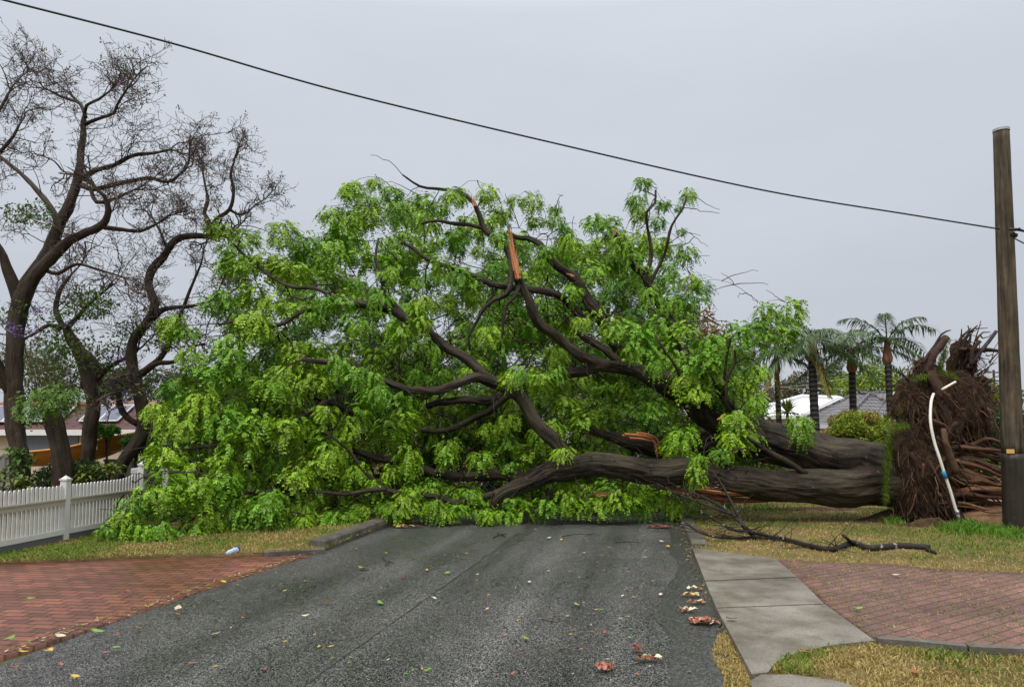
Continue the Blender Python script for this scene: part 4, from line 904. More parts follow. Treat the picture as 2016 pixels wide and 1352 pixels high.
# ------------------------------------------------------------------ pole and cable
pole = thing('utility_pole', 'weathered round timber power pole at the right edge with a dark sleeved foot', 'utility pole', G(1999, 1050, 0))
pb, ptp = P(1997, 900, 11.5), P(1971, 256, 11.5); base = G(1999, 1050, -.05)
kk = (1.30 - base[2]) / (ptp[2] - base[2]); mid = base + (ptp - base) * kk
ps, rs = resample([mid - (ptp - base) * .002, ptp], [.163, .117], .15); mb = MB(); tube(mb, ps, rs, 28, lump=.025); mb.build('shaft', M['pole'], pole, smooth=True)
ps, rs = resample([base, mid], [.176, .170], .1); mb = MB(); tube(mb, ps, rs, 28, lump=.03); mb.build('foot_sleeve', M['pole_low'], pole, smooth=True)
mb = MB(); tube(mb, [ptp - np.array([0, 0, .03]), ptp + np.array([0, 0, .012])], [.124, .124], 28); mb.build('cap', M['cap'], pole, smooth=False)
mb = MB(); c_ = mid + np.array([-.12, -.125, .03]); box(mb, c_, .11, .012, .07, (.75, -.66, 0), (.66, .75, 0)); mb.build('marker_tag', M['tag'], pole)
hook = P(1984, 456, 11.5); hk = hook + np.array([.05, -.15, 0])
mb = MB(); ps, rs = resample([hook + np.array([-.08, -.14, .0]), hk + np.array([0, -.03, -.02]), hk + np.array([.14, 0, -.05])], [.022, .026, .012], .03); tube(mb, ps, rs, 8)
tube(mb, [hk + np.array([-.03, .0, -.02]), hk + np.array([-.03, -.09, -.02])], .02, 8); mb.build('bracket', M['black'], pole, smooth=True)
mb = MB(); ic = P(1996, 462, 11.4); tube(mb, [ic + np.array([-.05, 0, .03]), ic + np.array([-.03, 0, .02]), ic, ic + np.array([.03, 0, -.02]), ic + np.array([.05, 0, -.03])], [.02, .045, .035, .045, .02], 12); mb.build('insulator', M['glaze'], pole, smooth=True)
wp = [(-160, -42, 7.4), (10, 1, 8.0), (340, 86, 8.9), (672, 181, 9.6), (1100, 284, 10.35), (1500, 374, 10.95), (1800, 424, 11.3), (1968, 451, 11.42)]
ps, rs = resample([P(x, y, Y) for x, y, Y in wp], [.0135] * 8, .15); mb = MB(); tube(mb, ps, rs, 8)
tag(mb.build('overhead_cable', M['wire'], None, True, ps[0]), 'black service cable sagging across the grey sky to the timber pole', 'cable')
ps, rs = resample([P(1998, 464, 11.4), P(2040, 490, 12.2), (16, 16.5, 4.3), (40, 26, 5.2)], [.011] * 4, .2); mb = MB(); tube(mb, ps, rs, 6)
tag(mb.build('overhead_cable', M['wire'], None, True, ps[0]), 'short end of black cable leaving the pole to the right', 'cable')
# ------------------------------------------------------------------ white picket fence
FZ = .05
fa, fb = G(-260, 1141, FZ), G(277, 1031, FZ)
fd = fb - fa; FL = np.linalg.norm(fd); fd /= FL; fn = np.array([fd[1], -fd[0], 0])     # fn points to the road
FH = .86
fence = thing('picket_fence', 'white timber picket fence with a beige middle rail along the left verge', 'fence', fa)
def at_f(s, off=0.0, z=0.0): return fa + fd * s + fn * off + np.array([0, 0, z])
def s_of_px(px):
    best = min(np.linspace(0, FL, 1200), key=lambda s: abs(proj(at_f(s)[None])[0][0] - px)); return best
sP1 = s_of_px(125); sEnd = FL
def fpost(s, h, parent=fence, name='post'):
    m_ = MB(); c_ = at_f(s, 0, h / 2); box(m_, c_, .10, .10, h, fd, fn); box(m_, at_f(s, 0, h + .012), .125, .125, .024, fd, fn)
    tip = at_f(s, 0, h + .075); b = [at_f(s + a * .05, o * .05, h + .024) for a, o in ((-1, -1), (1, -1), (1, 1), (-1, 1))]
    m_.add(b + [tip], None, [[0, 1, 4], [1, 2, 4], [2, 3, 4], [3, 0, 4]]); m_.build(name, M['white'], parent)
def picket(c, w, h, ax, ay, parent, z0=.08):
    m_ = MB(); t = .018; prof = [(-w / 2, z0), (w / 2, z0), (w / 2, h - w * .45), (w * .22, h), (-w * .22, h), (-w / 2, h - w * .45)]
    F_ = [c + ax * x + ay * t / 2 + np.array([0, 0, z]) for x, z in prof]; B_ = [c + ax * x - ay * t / 2 + np.array([0, 0, z]) for x, z in prof]
    m_.add(F_ + B_, [[i, (i + 1) % 6, 6 + (i + 1) % 6, 6 + i] for i in range(6)] + [[0, 1, 2, 5], [6, 11, 8, 7]], [[5, 2, 3], [5, 3, 4], [11, 9, 8], [11, 10, 9]])
    return m_.build('picket', M['white'], parent)
fpost(sP1, FH + .02); fpost(sEnd, FH + .16)
sp = .078; s = sP1 - .09
while s > .05: picket(at_f(s, 0), .045, FH - .045 + .01 * math.sin(s * 9), fd, fn, fence); s -= sp
s = sP1 + .09
while s < sEnd - .06:
    rise = .13 * max(0, 1 - (sEnd - s) / .6) ** 1.6; picket(at_f(s, 0), .045, FH - .045 + rise, fd, fn, fence); s += sp
def frail(z, h, w, mat, off, s0=0, s1=FL, name='rail'):
    m_ = MB(); box(m_, at_f((s0 + s1) / 2, off, z), s1 - s0, w, h, fd, fn); m_.build(name, M[mat], fence)
frail(.565, .10, .03, 'rail', .030, 0, sP1 - .05); frail(.565, .10, .03, 'rail', .030, sP1 + .05, sEnd - .05)
frail(.600, .022, .012, 'rail', .052, 0, sP1 - .05); frail(.600, .022, .012, 'rail', .052, sP1 + .05, sEnd - .05)
frail(.125, .07, .028, 'white', .028, 0, sP1 - .05); frail(.125, .07, .028, 'white', .028, sP1 + .05, sEnd - .05)
frail(.025, .10, .05, 'plinth', .0, 0, sEnd, 'plinth')
# return section going back from the corner
fence2 = thing('picket_fence', 'short white picket return running back from the corner post beside the leaves', 'fence', at_f(sEnd))
bd = np.array([-.62, .78, 0]); bn = np.array([.78, .62, 0])
for i in range(1, 12):
    picket(at_f(sEnd) + bd * (i * .085), .045, FH + .13 - .006 * i, bd, bn, fence2)
m_ = MB(); box(m_, at_f(sEnd, 0, .60) + bd * .52, .95, .03, .09, bd, bn); box(m_, at_f(sEnd, 0, .14) + bd * .52, .95, .03, .08, bd, bn); m_.build('rail', M['white'], fence2)

# grey ribbed steel fence behind
def steel_fence(name, a, b, h, label, mat='grey_steel', z0=.0):
    a, b = np.asarray(a, float), np.asarray(b, float); a[2] = b[2] = z0; d = b - a; L = np.linalg.norm(d); d /= L; nn = np.array([d[1], -d[0], 0])
    t_ = thing(name, label, 'fence', a)
    prof = []; x = 0
    while x < L:
        prof += [(x, 0), (x + .12, 0), (x + .15, .035), (x + .22, .035), (x + .25, 0)]; x += .25
    V = []; n_ = len(prof)
    for z in (z0, z0 + h): V += [a + d * min(p, L) + nn * o + np.array([0, 0, z - z0]) for p, o in prof]
    m_ = MB(); m_.add(V, [[i, i + 1, n_ + i + 1, n_ + i] for i in range(n_ - 1)]); m_.build('panel', M[mat], t_)
    m_ = MB(); box(m_, (a + b) / 2 + np.array([0, 0, h + .02]), L, .07, .05, d, nn); m_.build('cap_rail', M[mat], t_)
    return t_
steel_fence('steel_fence', P(-60, 930, 17.2), P(40, 915, 17.0), 1.05, 'grey ribbed steel fence panel at the far left behind the trees')
steel_fence('steel_fence', P(205, 915, 16.5), P(370, 905, 16.2), .98, 'grey ribbed steel fence behind the corner of the picket fence')
t_ = thing('gate_post', 'pale timber post and beam standing behind the grey steel fence', 'post', P(303, 930, 17.2) * np.array([1, 1, 0]))
m_ = MB(); c_ = P(303, 868, 17.2); box(m_, [c_[0], c_[1], c_[2] / 2], .13, .13, c_[2]); m_.build('post', M['rail'], t_)
m_ = MB(); box(m_, P(318, 902, 17.05), .75, .10, .12, (1, -.1, 0), (.1, 1, 0)); box(m_, P(292, 873, 17.1), .28, .10, .06); m_.build('beam', M['rail'], t_)
m_ = MB(); c_ = P(327, 960, 13.2); c_[2] = .45
box(m_, [c_[0], c_[1], .47], .10, .10, .94); box(m_, [c_[0], c_[1], .96], .13, .13, .04); tag(m_.build('fence_post', M['white'], None, False, [c_[0], c_[1], 0]), 'single white post just showing through the fallen leaves left', 'post')

# ------------------------------------------------------------------ houses
def plane_uv(mb, pts, ax, col=(1, 1, 1)):
    pts = np.asarray(pts, float); o_ = pts[0]; ax = np.asarray(ax, float); ax /= np.linalg.norm(ax)
    nrm = np.cross(pts[1] - pts[0], pts[2] - pts[0]); nrm /= np.linalg.norm(nrm); ay = np.cross(nrm, ax)
    uv = np.stack([(pts - o_) @ ax, (pts - o_) @ ay], -1)
    if len(pts) == 4: mb.add(pts, [[0, 1, 2, 3]], None, col, uv)
    else: mb.add(pts, None, [[0, 1, 2]], col, uv)
def hip_house(name, label, corners, ez, ridge, rz, wall_mat, roof_mat, wall_in=.45, fascia=True, base=0.0, ridge_mat=None):
    """corners: 4 plan points (ccw) of the eaves; ridge: 2 plan points"""
    c = [np.array([p[0], p[1], ez]) for p in corners]; r0, r1 = [np.array([p[0], p[1], rz]) for p in ridge]
    ctr = sum(c) / 4; t_ = thing(name, label, 'house', [ctr[0], ctr[1], base])
    m_ = MB()
    plane_uv(m_, [c[0], c[1], r1, r0], c[1] - c[0]); plane_uv(m_, [c[2], c[3], r0, r1], c[3] - c[2])
    plane_uv(m_, [c[1], c[2], r1], c[2] - c[1]); plane_uv(m_, [c[3], c[0], r0], c[0] - c[3])
    roof = m_.build('roof', M[roof_mat], t_)
    m_ = MB()
    for a, b in [(r0, r1), (r0, c[0]), (r0, c[3]), (r1, c[1]), (r1, c[2])]:
        ps, rs = resample([a + [0, 0, .03], b + [0, 0, .03]], [.11, .11], .4); tube(m_, ps, rs, 8)
    m_.build('ridge_capping', M[ridge_mat or roof_mat], roof)
    w = [ctr + (p - ctr) * (1 - wall_in / np.linalg.norm(p - ctr) * 1.4) for p in c]
    m_ = MB()
    for i in range(4):
        a, b = w[i], w[(i + 1) % 4]; m_.add([[a[0], a[1], base], [b[0], b[1], base], [b[0], b[1], ez], [a[0], a[1], ez]], [[0, 1, 2, 3]])
    m_.add([[p[0], p[1], ez - .01] for p in c], [[3, 2, 1, 0]])
    m_.build('wall', M[wall_mat], t_)
    m_ = MB()
    for i in range(4):
        a, b = c[i], c[(i + 1) % 4]; d = (b - a); L = np.linalg.norm(d); d /= L; box(m_, (a + b) / 2 + [0, 0, -.09], L + .04, .05, .2, d, (d[1], -d[0], 0))
    m_.build('gutter', M['fascia'], t_)
    return t_, w, c, (r0, r1), roof
def wall_rect(mb, a, b, u0, u1, z0, z1, off=.03):
    d = b - a; d = d / np.linalg.norm(d); nn = np.array([d[1], -d[0], 0]); L = np.linalg.norm(b - a)
    box(mb, a + d * L * (u0 + u1) / 2 + nn * off + np.array([0, 0, (z0 + z1) / 2 - a[2]]), L * (u1 - u0), .05, z1 - z0, d, nn)
# left house: maroon tiles with solar panels
e0, e1 = P(-420, 848, 26), P(420, 850, 24.5)
hd = (e1 - e0); hd[2] = 0; hL = np.linalg.norm(hd); hd /= hL; hn = np.array([-hd[1], hd[0], 0])
ez = P(100, 846, 25.2)[2]; rz = P(150, 796, 28.5)[2]
hl, wl, cl, rl, _ = hip_house('brick_house', 'house with maroon tiled roof and solar panels behind the bare trees', [e0, e1, e1 + hn * 8, e0 + hn * 8], ez, [e0 + hd * 3.4 + hn * 4, e1 - hd * 1.0 + hn * 4], rz, 'cream', 'tile_red', .5, True, 0, 'ridge_red')
m_ = MB(); wall_rect(m_, wl[0], wl[1], .30, .42, .9, ez - .15); m_.build('window', M['solar'], hl); m_ = MB(); wall_rect(m_, wl[0], wl[1], .55, .70, .9, ez - .15); m_.build('window', M['solar'], hl)
slope = (rl[0] - cl[0]); upv = hn * 4 + np.array([0, 0, rz - ez]); upl = np.linalg.norm(upv); upv /= upl; rnm = np.cross(hd, upv)
def roof_pt(px, py):     # where a pixel's ray meets the front roof plane
    d = ray(px, py); o_ = np.array([0, 0, CAMZ]); t = np.dot(cl[0] - o_, rnm) / np.dot(d, rnm); return o_ + d * t
def spanel(q):
    p = [roof_pt(*x) + rnm * .09 for x in q]; m_ = MB(); plane_uv(m_, [p[0], p[1], p[2], p[3]], p[1] - p[0])
    m_.add([p[i] - rnm * .04 for i in range(4)] + p, [[0, 1, 5, 4], [1, 2, 6, 5], [2, 3, 7, 6], [3, 0, 4, 7]])
    o = m_.build('solar_panel', M['solar'], hl); m_ = MB()
    for i in range(4): tube(m_, [p[i] + rnm * .01, p[(i + 1) % 4] + rnm * .01], .028, 6)
    m_.build('panel_frame', M['alu'], o)
x0 = -110
for k_ in range(9):
    w = 38; xb = x0 + k_ * w
    if k_ == 6: continue
    spanel([(xb, 836 - k_ * .3), (xb + w - 1, 835.7 - k_ * .3), (xb + w + 33, 804 - k_ * .3), (xb + 34, 804.3 - k_ * .3)])
m_ = MB(); c_ = roof_pt(240, 800); tube(m_, [c_ + [0, 0, -.1], c_ + [0, 0, .25]], .09, 10); tube(m_, [c_ + [0, 0, .25], c_ + [0, 0, .33]], .14, 10); m_.build('vent', M['fascia'], hl)
# right: grey tiled house, white roofed house
GY = 36
hr1, wr1, cr1, rr1, _ = hip_house('tiled_house', 'pale house with grey tiled hip roof beyond the palm trunks', [P(1556, 838, 40), P(1655, 838, 33.5), P(1835, 838, 38), P(1735, 838, 45)], P(1690, 836, 36)[2], [P(1690, 776, 39), P(1712, 776, 39.6)], P(1690, 774, 39)[2], 'pale_wall', 'tile_grey', .5)
m_ = MB(); wall_rect(m_, wr1[0], wr1[1], .35, .65, .8, 1.7); m_.build('window', M['solar'], hr1)
m_ = MB(); wall_rect(m_, wr1[1], wr1[2], .68, .72, 0, 2.0, .06); m_.build('downpipe', M['fascia'], hr1)
hr2, wr2, cr2, rr2, _ = hip_house('white_house', 'house with low white metal roof beyond the leftmost palm', [P(1440, 836, 44), P(1580, 838, 41), P(1780, 838, 50), P(1600, 838, 58)], P(1495, 818, 42)[2], [P(1578, 784, 49), P(1650, 784, 51)], P(1600, 780, 49)[2], 'pale_wall', 'white_roof', .5)
m_ = MB(); wall_rect(m_, wr2[0], wr2[1], .3, .6, .8, 1.8); m_.build('window', M['solar'], hr2)
hr3, wr3, cr3, rr3, _ = hip_house('far_house', 'house with low dark roof and white chimney box behind the grey tiled roof', [P(1690, 800, 52), P(1850, 800, 52), P(1850, 800, 60), P(1690, 800, 60)], P(1700, 792, 52)[2], [P(1722, 775, 56), P(1800, 775, 56)], P(1740, 773, 56)[2], 'pale_wall', 'tile_grey', .4)
m_ = MB(); box(m_, P(1765, 781, 51.5), 1.0, .8, .75); m_.build('chimney', M['white'], hr3)
an = thing('tv_antenna', 'thin roof television antenna beside the rightmost palm trunk', 'antenna', P(1767, 776, 51.3))
m_ = MB(); tube(m_, [P(1767, 778, 51.3), P(1767, 755, 51.3)], .03, 6); m_.build('mast', M['alu'], an)
m_ = MB(); tube(m_, [P(1758, 755, 51.3), P(1775, 756, 51.3)], .035, 6)
for x in (1759, 1763, 1767, 1771, 1774): tube(m_, [P(x, 754.5, 51.0), P(x, 756.5, 51.9)], .02, 5)
m_.build('elements', M['alu'], an)
m_ = MB(); ca, cb = P(1585, 842, 31), P(1636, 853, 30); box(m_, (ca + cb) / 2 + [0, 0, -.05], np.linalg.norm(cb - ca) + .3, .3, .14, (cb - ca) / np.linalg.norm(cb - ca), (0, 1, 0))
box(m_, [cb[0] - .2, cb[1] + .2, cb[2] / 2 - .1], .2, .2, cb[2] - .2); box(m_, [ca[0] + .2, ca[1] + .2, ca[2] / 2 - .1], .2, .2, ca[2] - .2)
tag(m_.build('carport', M['white'], None, False, [ca[0], ca[1], 0]), 'white carport beam just above the fallen trunk left of the round shrub', 'carport')
steel_fence('steel_fence', P(1660, 860, 24), P(1800, 860, 24.5), 1.75, 'dark grey steel fence between the round shrub and the root plate', 'plinth')
m_ = MB(); c_ = P(1985, 893, 20); box(m_, [c_[0] + .4, c_[1], .55], 1.7, .35, 1.0); box(m_, [c_[0] + .4, c_[1], 1.09], 1.8, .42, .08)
tag(m_.build('garden_wall', M['stone'], None, False, [c_[0], c_[1], 0]), 'low sandy block wall seen through the roots beside the pole', 'wall')
m_ = MB(); c_ = P(940, 812, 30); box(m_, [c_[0], c_[1], c_[2] / 2 + .1], .5, .3, c_[2] + .5); tag(m_.build('white_wall', M['white'], None, False, [c_[0], c_[1], 0]), 'sliver of white wall showing through the middle of the leaves', 'wall')

# ------------------------------------------------------------------ foliage of other plants
def leaf_cloud(mb, centers, radii, n_each, size, cols, flat=.7, droop=.3, asp=.42):
    for c_, r in zip(centers, radii):
        n_ = int(n_each * (r / np.mean(radii)) ** 2); n_ = max(n_, 8)
        d = rng.normal(0, 1, (n_, 3)); d /= np.linalg.norm(d, axis=1, keepdims=True); rr = r * rng.uniform(.35, 1.0, (n_, 1)) ** .6
        p = c_ + d * rr * np.array([1, 1, flat])
        a = rng.normal(0, 1, (n_, 3)) + d * .8; a[:, 2] -= droop; a /= np.linalg.norm(a, axis=1, keepdims=True)
        b = np.cross(a, rng.normal(0, 1, (n_, 3)) + np.array([0, 0, .8])); b /= np.linalg.norm(b, axis=1, keepdims=True)
        L = size * rng.uniform(.6, 1.3, (n_, 1)); w = L * asp
        Q = np.stack([p, p + a * L * .45 + b * w * .5, p + a * L, p + a * L * .45 - b * w * .5], 1).reshape(-1, 3)
        base = cols[rng.integers(0, len(cols))]
        cc = base * rng.uniform(.7, 1.25, (n_, 1))
        mb.add(Q, np.arange(n_ * 4).reshape(-1, 4), None, np.repeat(cc, 4, 0))
def bush(name, label, cat, px, py, wpx, hpx, Y, cols, size, n_cl=40, n_each=60, trunk=True, group=None, dpt=None, flat=.8, stem=.05, crown='crown'):
    c_ = P(px, py, Y); wx, hz = wpx * Y / F / 2, hpx * Y / F / 2; dp = dpt or wx
    t_ = thing(name, label, cat, [c_[0], c_[1], 0], group)
    cs, rs = [], []
    for _ in range(n_cl):
        d = rng.normal(0, 1, 3); d /= np.linalg.norm(d); q = rng.uniform(.35, .9) ** .7
        p = c_ + d * q * np.array([wx, dp, hz]); p[2] = max(p[2], .15); cs.append(p); rs.append(min(wx, hz) * rng.uniform(.22, .42))
    m_ = MB(); leaf_cloud(m_, cs, rs, n_each, size, np.asarray(cols), flat); m_.build(crown, M['leaf2'], t_)
    if trunk:
        m_ = MB(); b = np.array([c_[0], c_[1], -.04])
        ps, rr = resample([b, b + (c_ - b) * .5 + [.05 * wx, 0, 0], c_], [stem * 1.5, stem, stem * .6], .3); tube(m_, ps, rr, 8)
        for p in cs[::3]:
            ps, rr = resample([b + (c_ - b) * rng.uniform(.4, .9), (c_ + p) / 2 + rng.normal(0, .1 * wx, 3), p], [stem * .5, stem * .35, stem * .15], .4); tube(m_, ps, rr, 5)
        m_.build('trunk', M['far_wood'], t_, smooth=True)
    return t_
OLIVE = [(.10, .135, .030), (.14, .165, .045), (.075, .105, .03)]; LIME = [(.17, .25, .022), (.21, .28, .03), (.13, .21, .02)]
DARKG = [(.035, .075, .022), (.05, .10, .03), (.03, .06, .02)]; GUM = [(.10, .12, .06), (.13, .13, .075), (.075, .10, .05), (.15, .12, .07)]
AUT = [(.16, .15, .03), (.24, .145, .035), (.12, .15, .03), (.19, .09, .03)]; MIDG = [(.07, .16, .025), (.10, .20, .03), (.055, .13, .022)]
bush('round_tree', 'wide dense lime green tree behind the grey tiled roof', 'tree', 1715, 775, 160, 115, 70, LIME, .38, 80, 90)
bush('round_tree', 'lime green tree behind the roof, half hidden by the root plate', 'tree', 1800, 800, 110, 90, 74, LIME, .38, 50, 80)
bush('gum_tree', 'grey green gum tree beyond the white roof between the left palms', 'tree', 1590, 775, 110, 100, 80, GUM, .40, 50, 70, flat=.7)
bush('gum_tree', 'brownish gum tree low behind the leftmost palm trunk', 'tree', 1530, 790, 90, 70, 85, GUM, .40, 40, 70)
bush('gum_tree', 'tall olive gum tree behind the second palm crown', 'tree', 1640, 740, 60, 70, 85, OLIVE, .40, 26, 60)
bush('autumn_tree', 'brown and olive tree rising behind the right shoulder of the fallen crown', 'tree', 1375, 690, 130, 160, 34, AUT, .22, 60, 90)
bush('autumn_tree', 'small reddish olive tree just behind the right end of the fallen crown', 'tree', 1440, 740, 110, 130, 32, AUT, .20, 45, 80)
bush('round_shrub', 'clipped round shrub with olive and russet leaves above the fallen trunk', 'shrub', 1690, 848, 124, 76, 24, [(.20, .27, .025), (.24, .30, .035), (.17, .24, .022), (.26, .20, .04)], .10, 150, 190, stem=.06)
bush('garden_shrub', 'bright yellow green shrub right of the root plate behind the pole', 'shrub', 1955, 790, 90, 90, 26, LIME + OLIVE, .15, 50, 90)
bush('garden_hedge', 'dark green hedge right of the root plate', 'hedge', 1960, 850, 150, 110, 23, DARKG, .13, 90, 100)
bush('garden_hedge', 'low mid green ground cover hedge under the dark hedge by the pole', 'hedge', 1980, 918, 110, 44, 18, MIDG, .10, 45, 90)
bush('far_tree', 'dull green tree beyond the house roof at the left end of the fallen crown', 'tree', 330, 760, 140, 75, 48, GUM + DARKG, .25, 50, 70)
bush('far_tree', 'dull green tree beyond the maroon roof between the bare trunks', 'tree', 205, 755, 120, 80, 46, OLIVE + DARKG, .25, 45, 70)
bush('far_tree', 'dull brownish tree beyond the maroon roof at the left edge', 'tree', 70, 745, 190, 130, 44, GUM + OLIVE, .25, 70, 70)
bush('far_tree', 'pale olive tree far behind the middle of the fallen crown', 'tree', 620, 800, 240, 120, 55, GUM, .3, 60, 60)
bush('far_tree', 'dark tree far behind the right centre of the fallen crown', 'tree', 1120, 800, 300, 110, 55, DARKG + OLIVE, .3, 60, 60)
bush('far_tree', 'mid green tree far behind the centre of the fallen crown', 'tree', 870, 790, 260, 110, 58, OLIVE, .3, 60, 60)
# spiky plants
def spiky(label, px, py, Y, n_, L, cols, trunk_h=0):
    c_ = P(px, py, Y); t_ = thing('spiky_plant', label, 'plant', [c_[0], c_[1], 0]); m_ = MB()
    for i in range(n_):
        a = rng.uniform(0, 6.283); el = rng.uniform(-.2, 1.45); d = np.array([math.cos(a) * math.cos(el), math.sin(a) * math.cos(el), math.sin(el)]); s_ = np.array([-math.sin(a), math.cos(a), 0]); l = L * rng.uniform(.7, 1.2); w = .03 * L / .6
        p0, p1, p2 = c_, c_ + d * l * .5, c_ + d * l + np.array([0, 0, -.18 * l])
        cc = np.array(cols[i % len(cols)]) * rng.uniform(.7, 1.2); m_.add([p0 - s_ * w * .6, p0 + s_ * w * .6, p1 + s_ * w, p1 - s_ * w, p2], [[0, 1, 2, 3]], [[3, 2, 4]], cc)
    m_.build('leaves', M['leaf2'], t_); m_ = MB(); tube(m_, [[c_[0], c_[1], -.04], c_ * np.array([1, 1, .5]), c_], [.09, .07, .06], 8); m_.build('stem', M['far_wood'], t_)
spiky('spiky strap leaved plant beside the leftmost palm trunk', 1550, 812, 29, 70, .75, OLIVE + LIME)
spiky('spiky yellow green plant right of the clipped round shrub', 1745, 838, 26, 60, .65, LIME)
spiky('spiky drooping plant low between the shrub and the root plate', 1755, 858, 22, 50, .5, OLIVE + LIME)

# ------------------------------------------------------------------ palms
def palm(label, base_px, top, Y, n_fr, L, yellow=0, lean=0.0, rt=.15, fronds=None):
    b = P(*base_px, Y); b[2] = -.04; tp_ = P(*top, Y)
    t_ = thing('palm_tree', label, 'palm', b, 'row of palms in front of the grey tiled house')
    boot = tp_ + np.array([0, 0, -.55]) 
    m_ = MB(); midp = (b + boot) / 2 + np.array([lean, 0, 0]); ps, rs = resample([b, midp, boot], [rt * 1.15, rt, rt * .9], .12); rs = rs * (1 + .05 * np.sin(np.arange(len(rs)) * 2.1)); tube(m_, ps, rs, 14); m_.build('trunk', M['palm_trunk'], t_, smooth=True)
    m_ = MB(); ps, rs = resample([boot - [0, 0, .35], boot - [0, 0, .15], boot + [0, 0, .1], tp_ + [0, 0, .1]], [rt * 1.0, rt * 1.45, rt * 1.2, rt * .5], .06); tube(m_, ps, rs, 14, lump=.15); m_.build('crownshaft', M['palm_boot'], t_, smooth=True)
    for i in range(n_fr):
        az, el, ln = fronds[i] if fronds else (i * 2.4 + rng.uniform(-.3, .3), rng.uniform(-.25, 1.2), L * rng.uniform(.85, 1.1))
        h = np.array([math.cos(az), math.sin(az), 0]); t = np.linspace(0, 1, 30)
        pos = tp_[None] + h[None] * (ln * (t * math.cos(el) + .12 * t * t))[:, None]
        pos[:, 2] += ln * (t * math.sin(el) - (.38 + .12 * math.cos(el)) * t ** 2.3)
        tan = np.gradient(pos, axis=0); tan /= np.linalg.norm(tan, axis=1, keepdims=True); sd = np.array([-h[1], h[0], 0])
        m_ = MB(); yel = i < yellow
        base = np.array((.30, .24, .055) if yel else (.072, .135, .045)) * rng.uniform(.8, 1.2)
        tube(m_, pos[::3], np.linspace(.03, .008, len(pos[::3])), 5, (.30, .20, .10) if yel else (.14, .16, .06))
        for k_ in range(4, 30):
            for s_ in (-1, 1):
              for rep in range(2):
                q0 = pos[k_] + tan[k_] * rng.uniform(-.04, .04); dv = sd * s_ * rng.uniform(.4, .9) + tan[k_] * rng.uniform(.35, .8) + np.array([0, 0, rng.uniform(-.7, .15)]); dv /= np.linalg.norm(dv)
                ll = ln * .30 * (1 - .55 * (k_ / 29) ** 2) * rng.uniform(.75, 1.15); w = .022
                q1 = q0 + dv * ll * .5; q2 = q0 + dv * ll + np.array([0, 0, -.38 * ll]); wd = np.cross(dv, [0, 0, 1]); wd /= np.linalg.norm(wd) + 1e-9
                m_.add([q0 - wd * w * .5, q0 + wd * w * .5, q1 + wd * w, q1 - wd * w, q2], [[0, 1, 2, 3]], [[3, 2, 4]], base * rng.uniform(.7, 1.35))
        m_.build('frond', M['palm_leaf'], t_)
palm('leftmost slim palm half hidden by fallen leaves with yellow hanging fronds', (1536, 850), (1528, 695), 30, 11, 1.9, 2, 0, .115, [(3.6, -1.1, 1.4), (4.6, -1.2, 1.4), (5.4, .3, 1.9), (2.7, .3, 2.0), (.4, .5, 2.0), (1.5, 1.1, 1.8), (4.4, .4, 1.8), (2.2, .8, 1.9), (6.0, -.2, 1.9), (3.2, -.2, 1.9), (5.0, 1.2, 1.6)])
palm('second palm from the left with ringed dark trunk and one yellow frond', (1607, 850), (1597, 668), 29, 12, 2.4, 1, 0, .17, [(5.3, -1.25, 1.7), (3.0, .45, 2.5), (2.6, .0, 2.6), (.3, .1, 2.4), (.9, .7, 2.2), (2.0, 1.1, 2.0), (3.6, .8, 2.2), (4.2, .2, 2.4), (6.1, -.25, 2.3), (3.3, -.35, 2.4), (1.5, .2, 2.2), (4.9, .5, 2.0)])
palm('third palm from the left with orange brown crownshaft', (1681, 845), (1676, 690), 30, 12, 2.3, 0, 0, .15, [(.2, .75, 2.3), (3.0, .75, 2.3), (2.3, 1.1, 2.2), (.9, 1.1, 2.2), (4.2, .6, 2.2), (5.3, .6, 2.2), (6.1, .3, 2.3), (3.4, .3, 2.4), (3.2, -.1, 2.2), (.1, .0, 2.2), (1.6, .6, 2.2), (4.8, .1, 2.0)])
palm('rightmost palm with open upright fronds and slender black trunk', (1756, 850), (1746, 672), 29, 9, 2.4, 0, 0, .135, [(.15, .75, 2.6), (.5, .35, 2.5), (1.2, 1.35, 2.2), (2.7, 1.0, 2.5), (3.3, .55, 2.4), (3.1, .0, 2.2), (5.9, -.3, 1.7), (4.2, 1.15, 2.0), (5.4, 1.0, 2.1)])
# far poles and wires
def far_pole(label, px, y0, y1, Y, arm):
    t_ = thing('power_pole', label, 'power pole', P(px, 850, Y) * np.array([1, 1, 0])); m_ = MB(); a = P(px, y1, Y); tube(m_, [[a[0], a[1], -.05], a], [.16, .11], 8); m_.build('shaft', M['far_wood'], t_)
    if arm: m_ = MB(); box(m_, P(px, y1 + 5, Y - .2), 1.6, .12, .12); m_.build('crossarm', M['far_wood'], t_)
far_pole('distant power pole with a crossarm beyond the top of the roots', 1956, 0, 728, 75, True)
far_pole('thin distant pole left of the leftmost palm trunk', 1515, 0, 742, 70, False)
for i, (dy, lab) in enumerate([(0, 'upper thin distant wire in front of the lime tree'), (-22, 'lower thin distant wire in front of the lime tree')]):
    m_ = MB(); ps, rs = resample([P(1380, 752 - dy * .2, 68), P(1540, 762 - dy * .1, 68), P(1680, 765, 68) if i else P(1680, 764 - 20, 68), P(1800, 767, 68) if i else P(1800, 745, 68), P(1956, 733, 74)], [.022] * 5, 1.0); tube(m_, ps, rs, 5)
    tag(m_.build('overhead_wire', M['rail'], None, False, ps[0]), lab, 'wire')

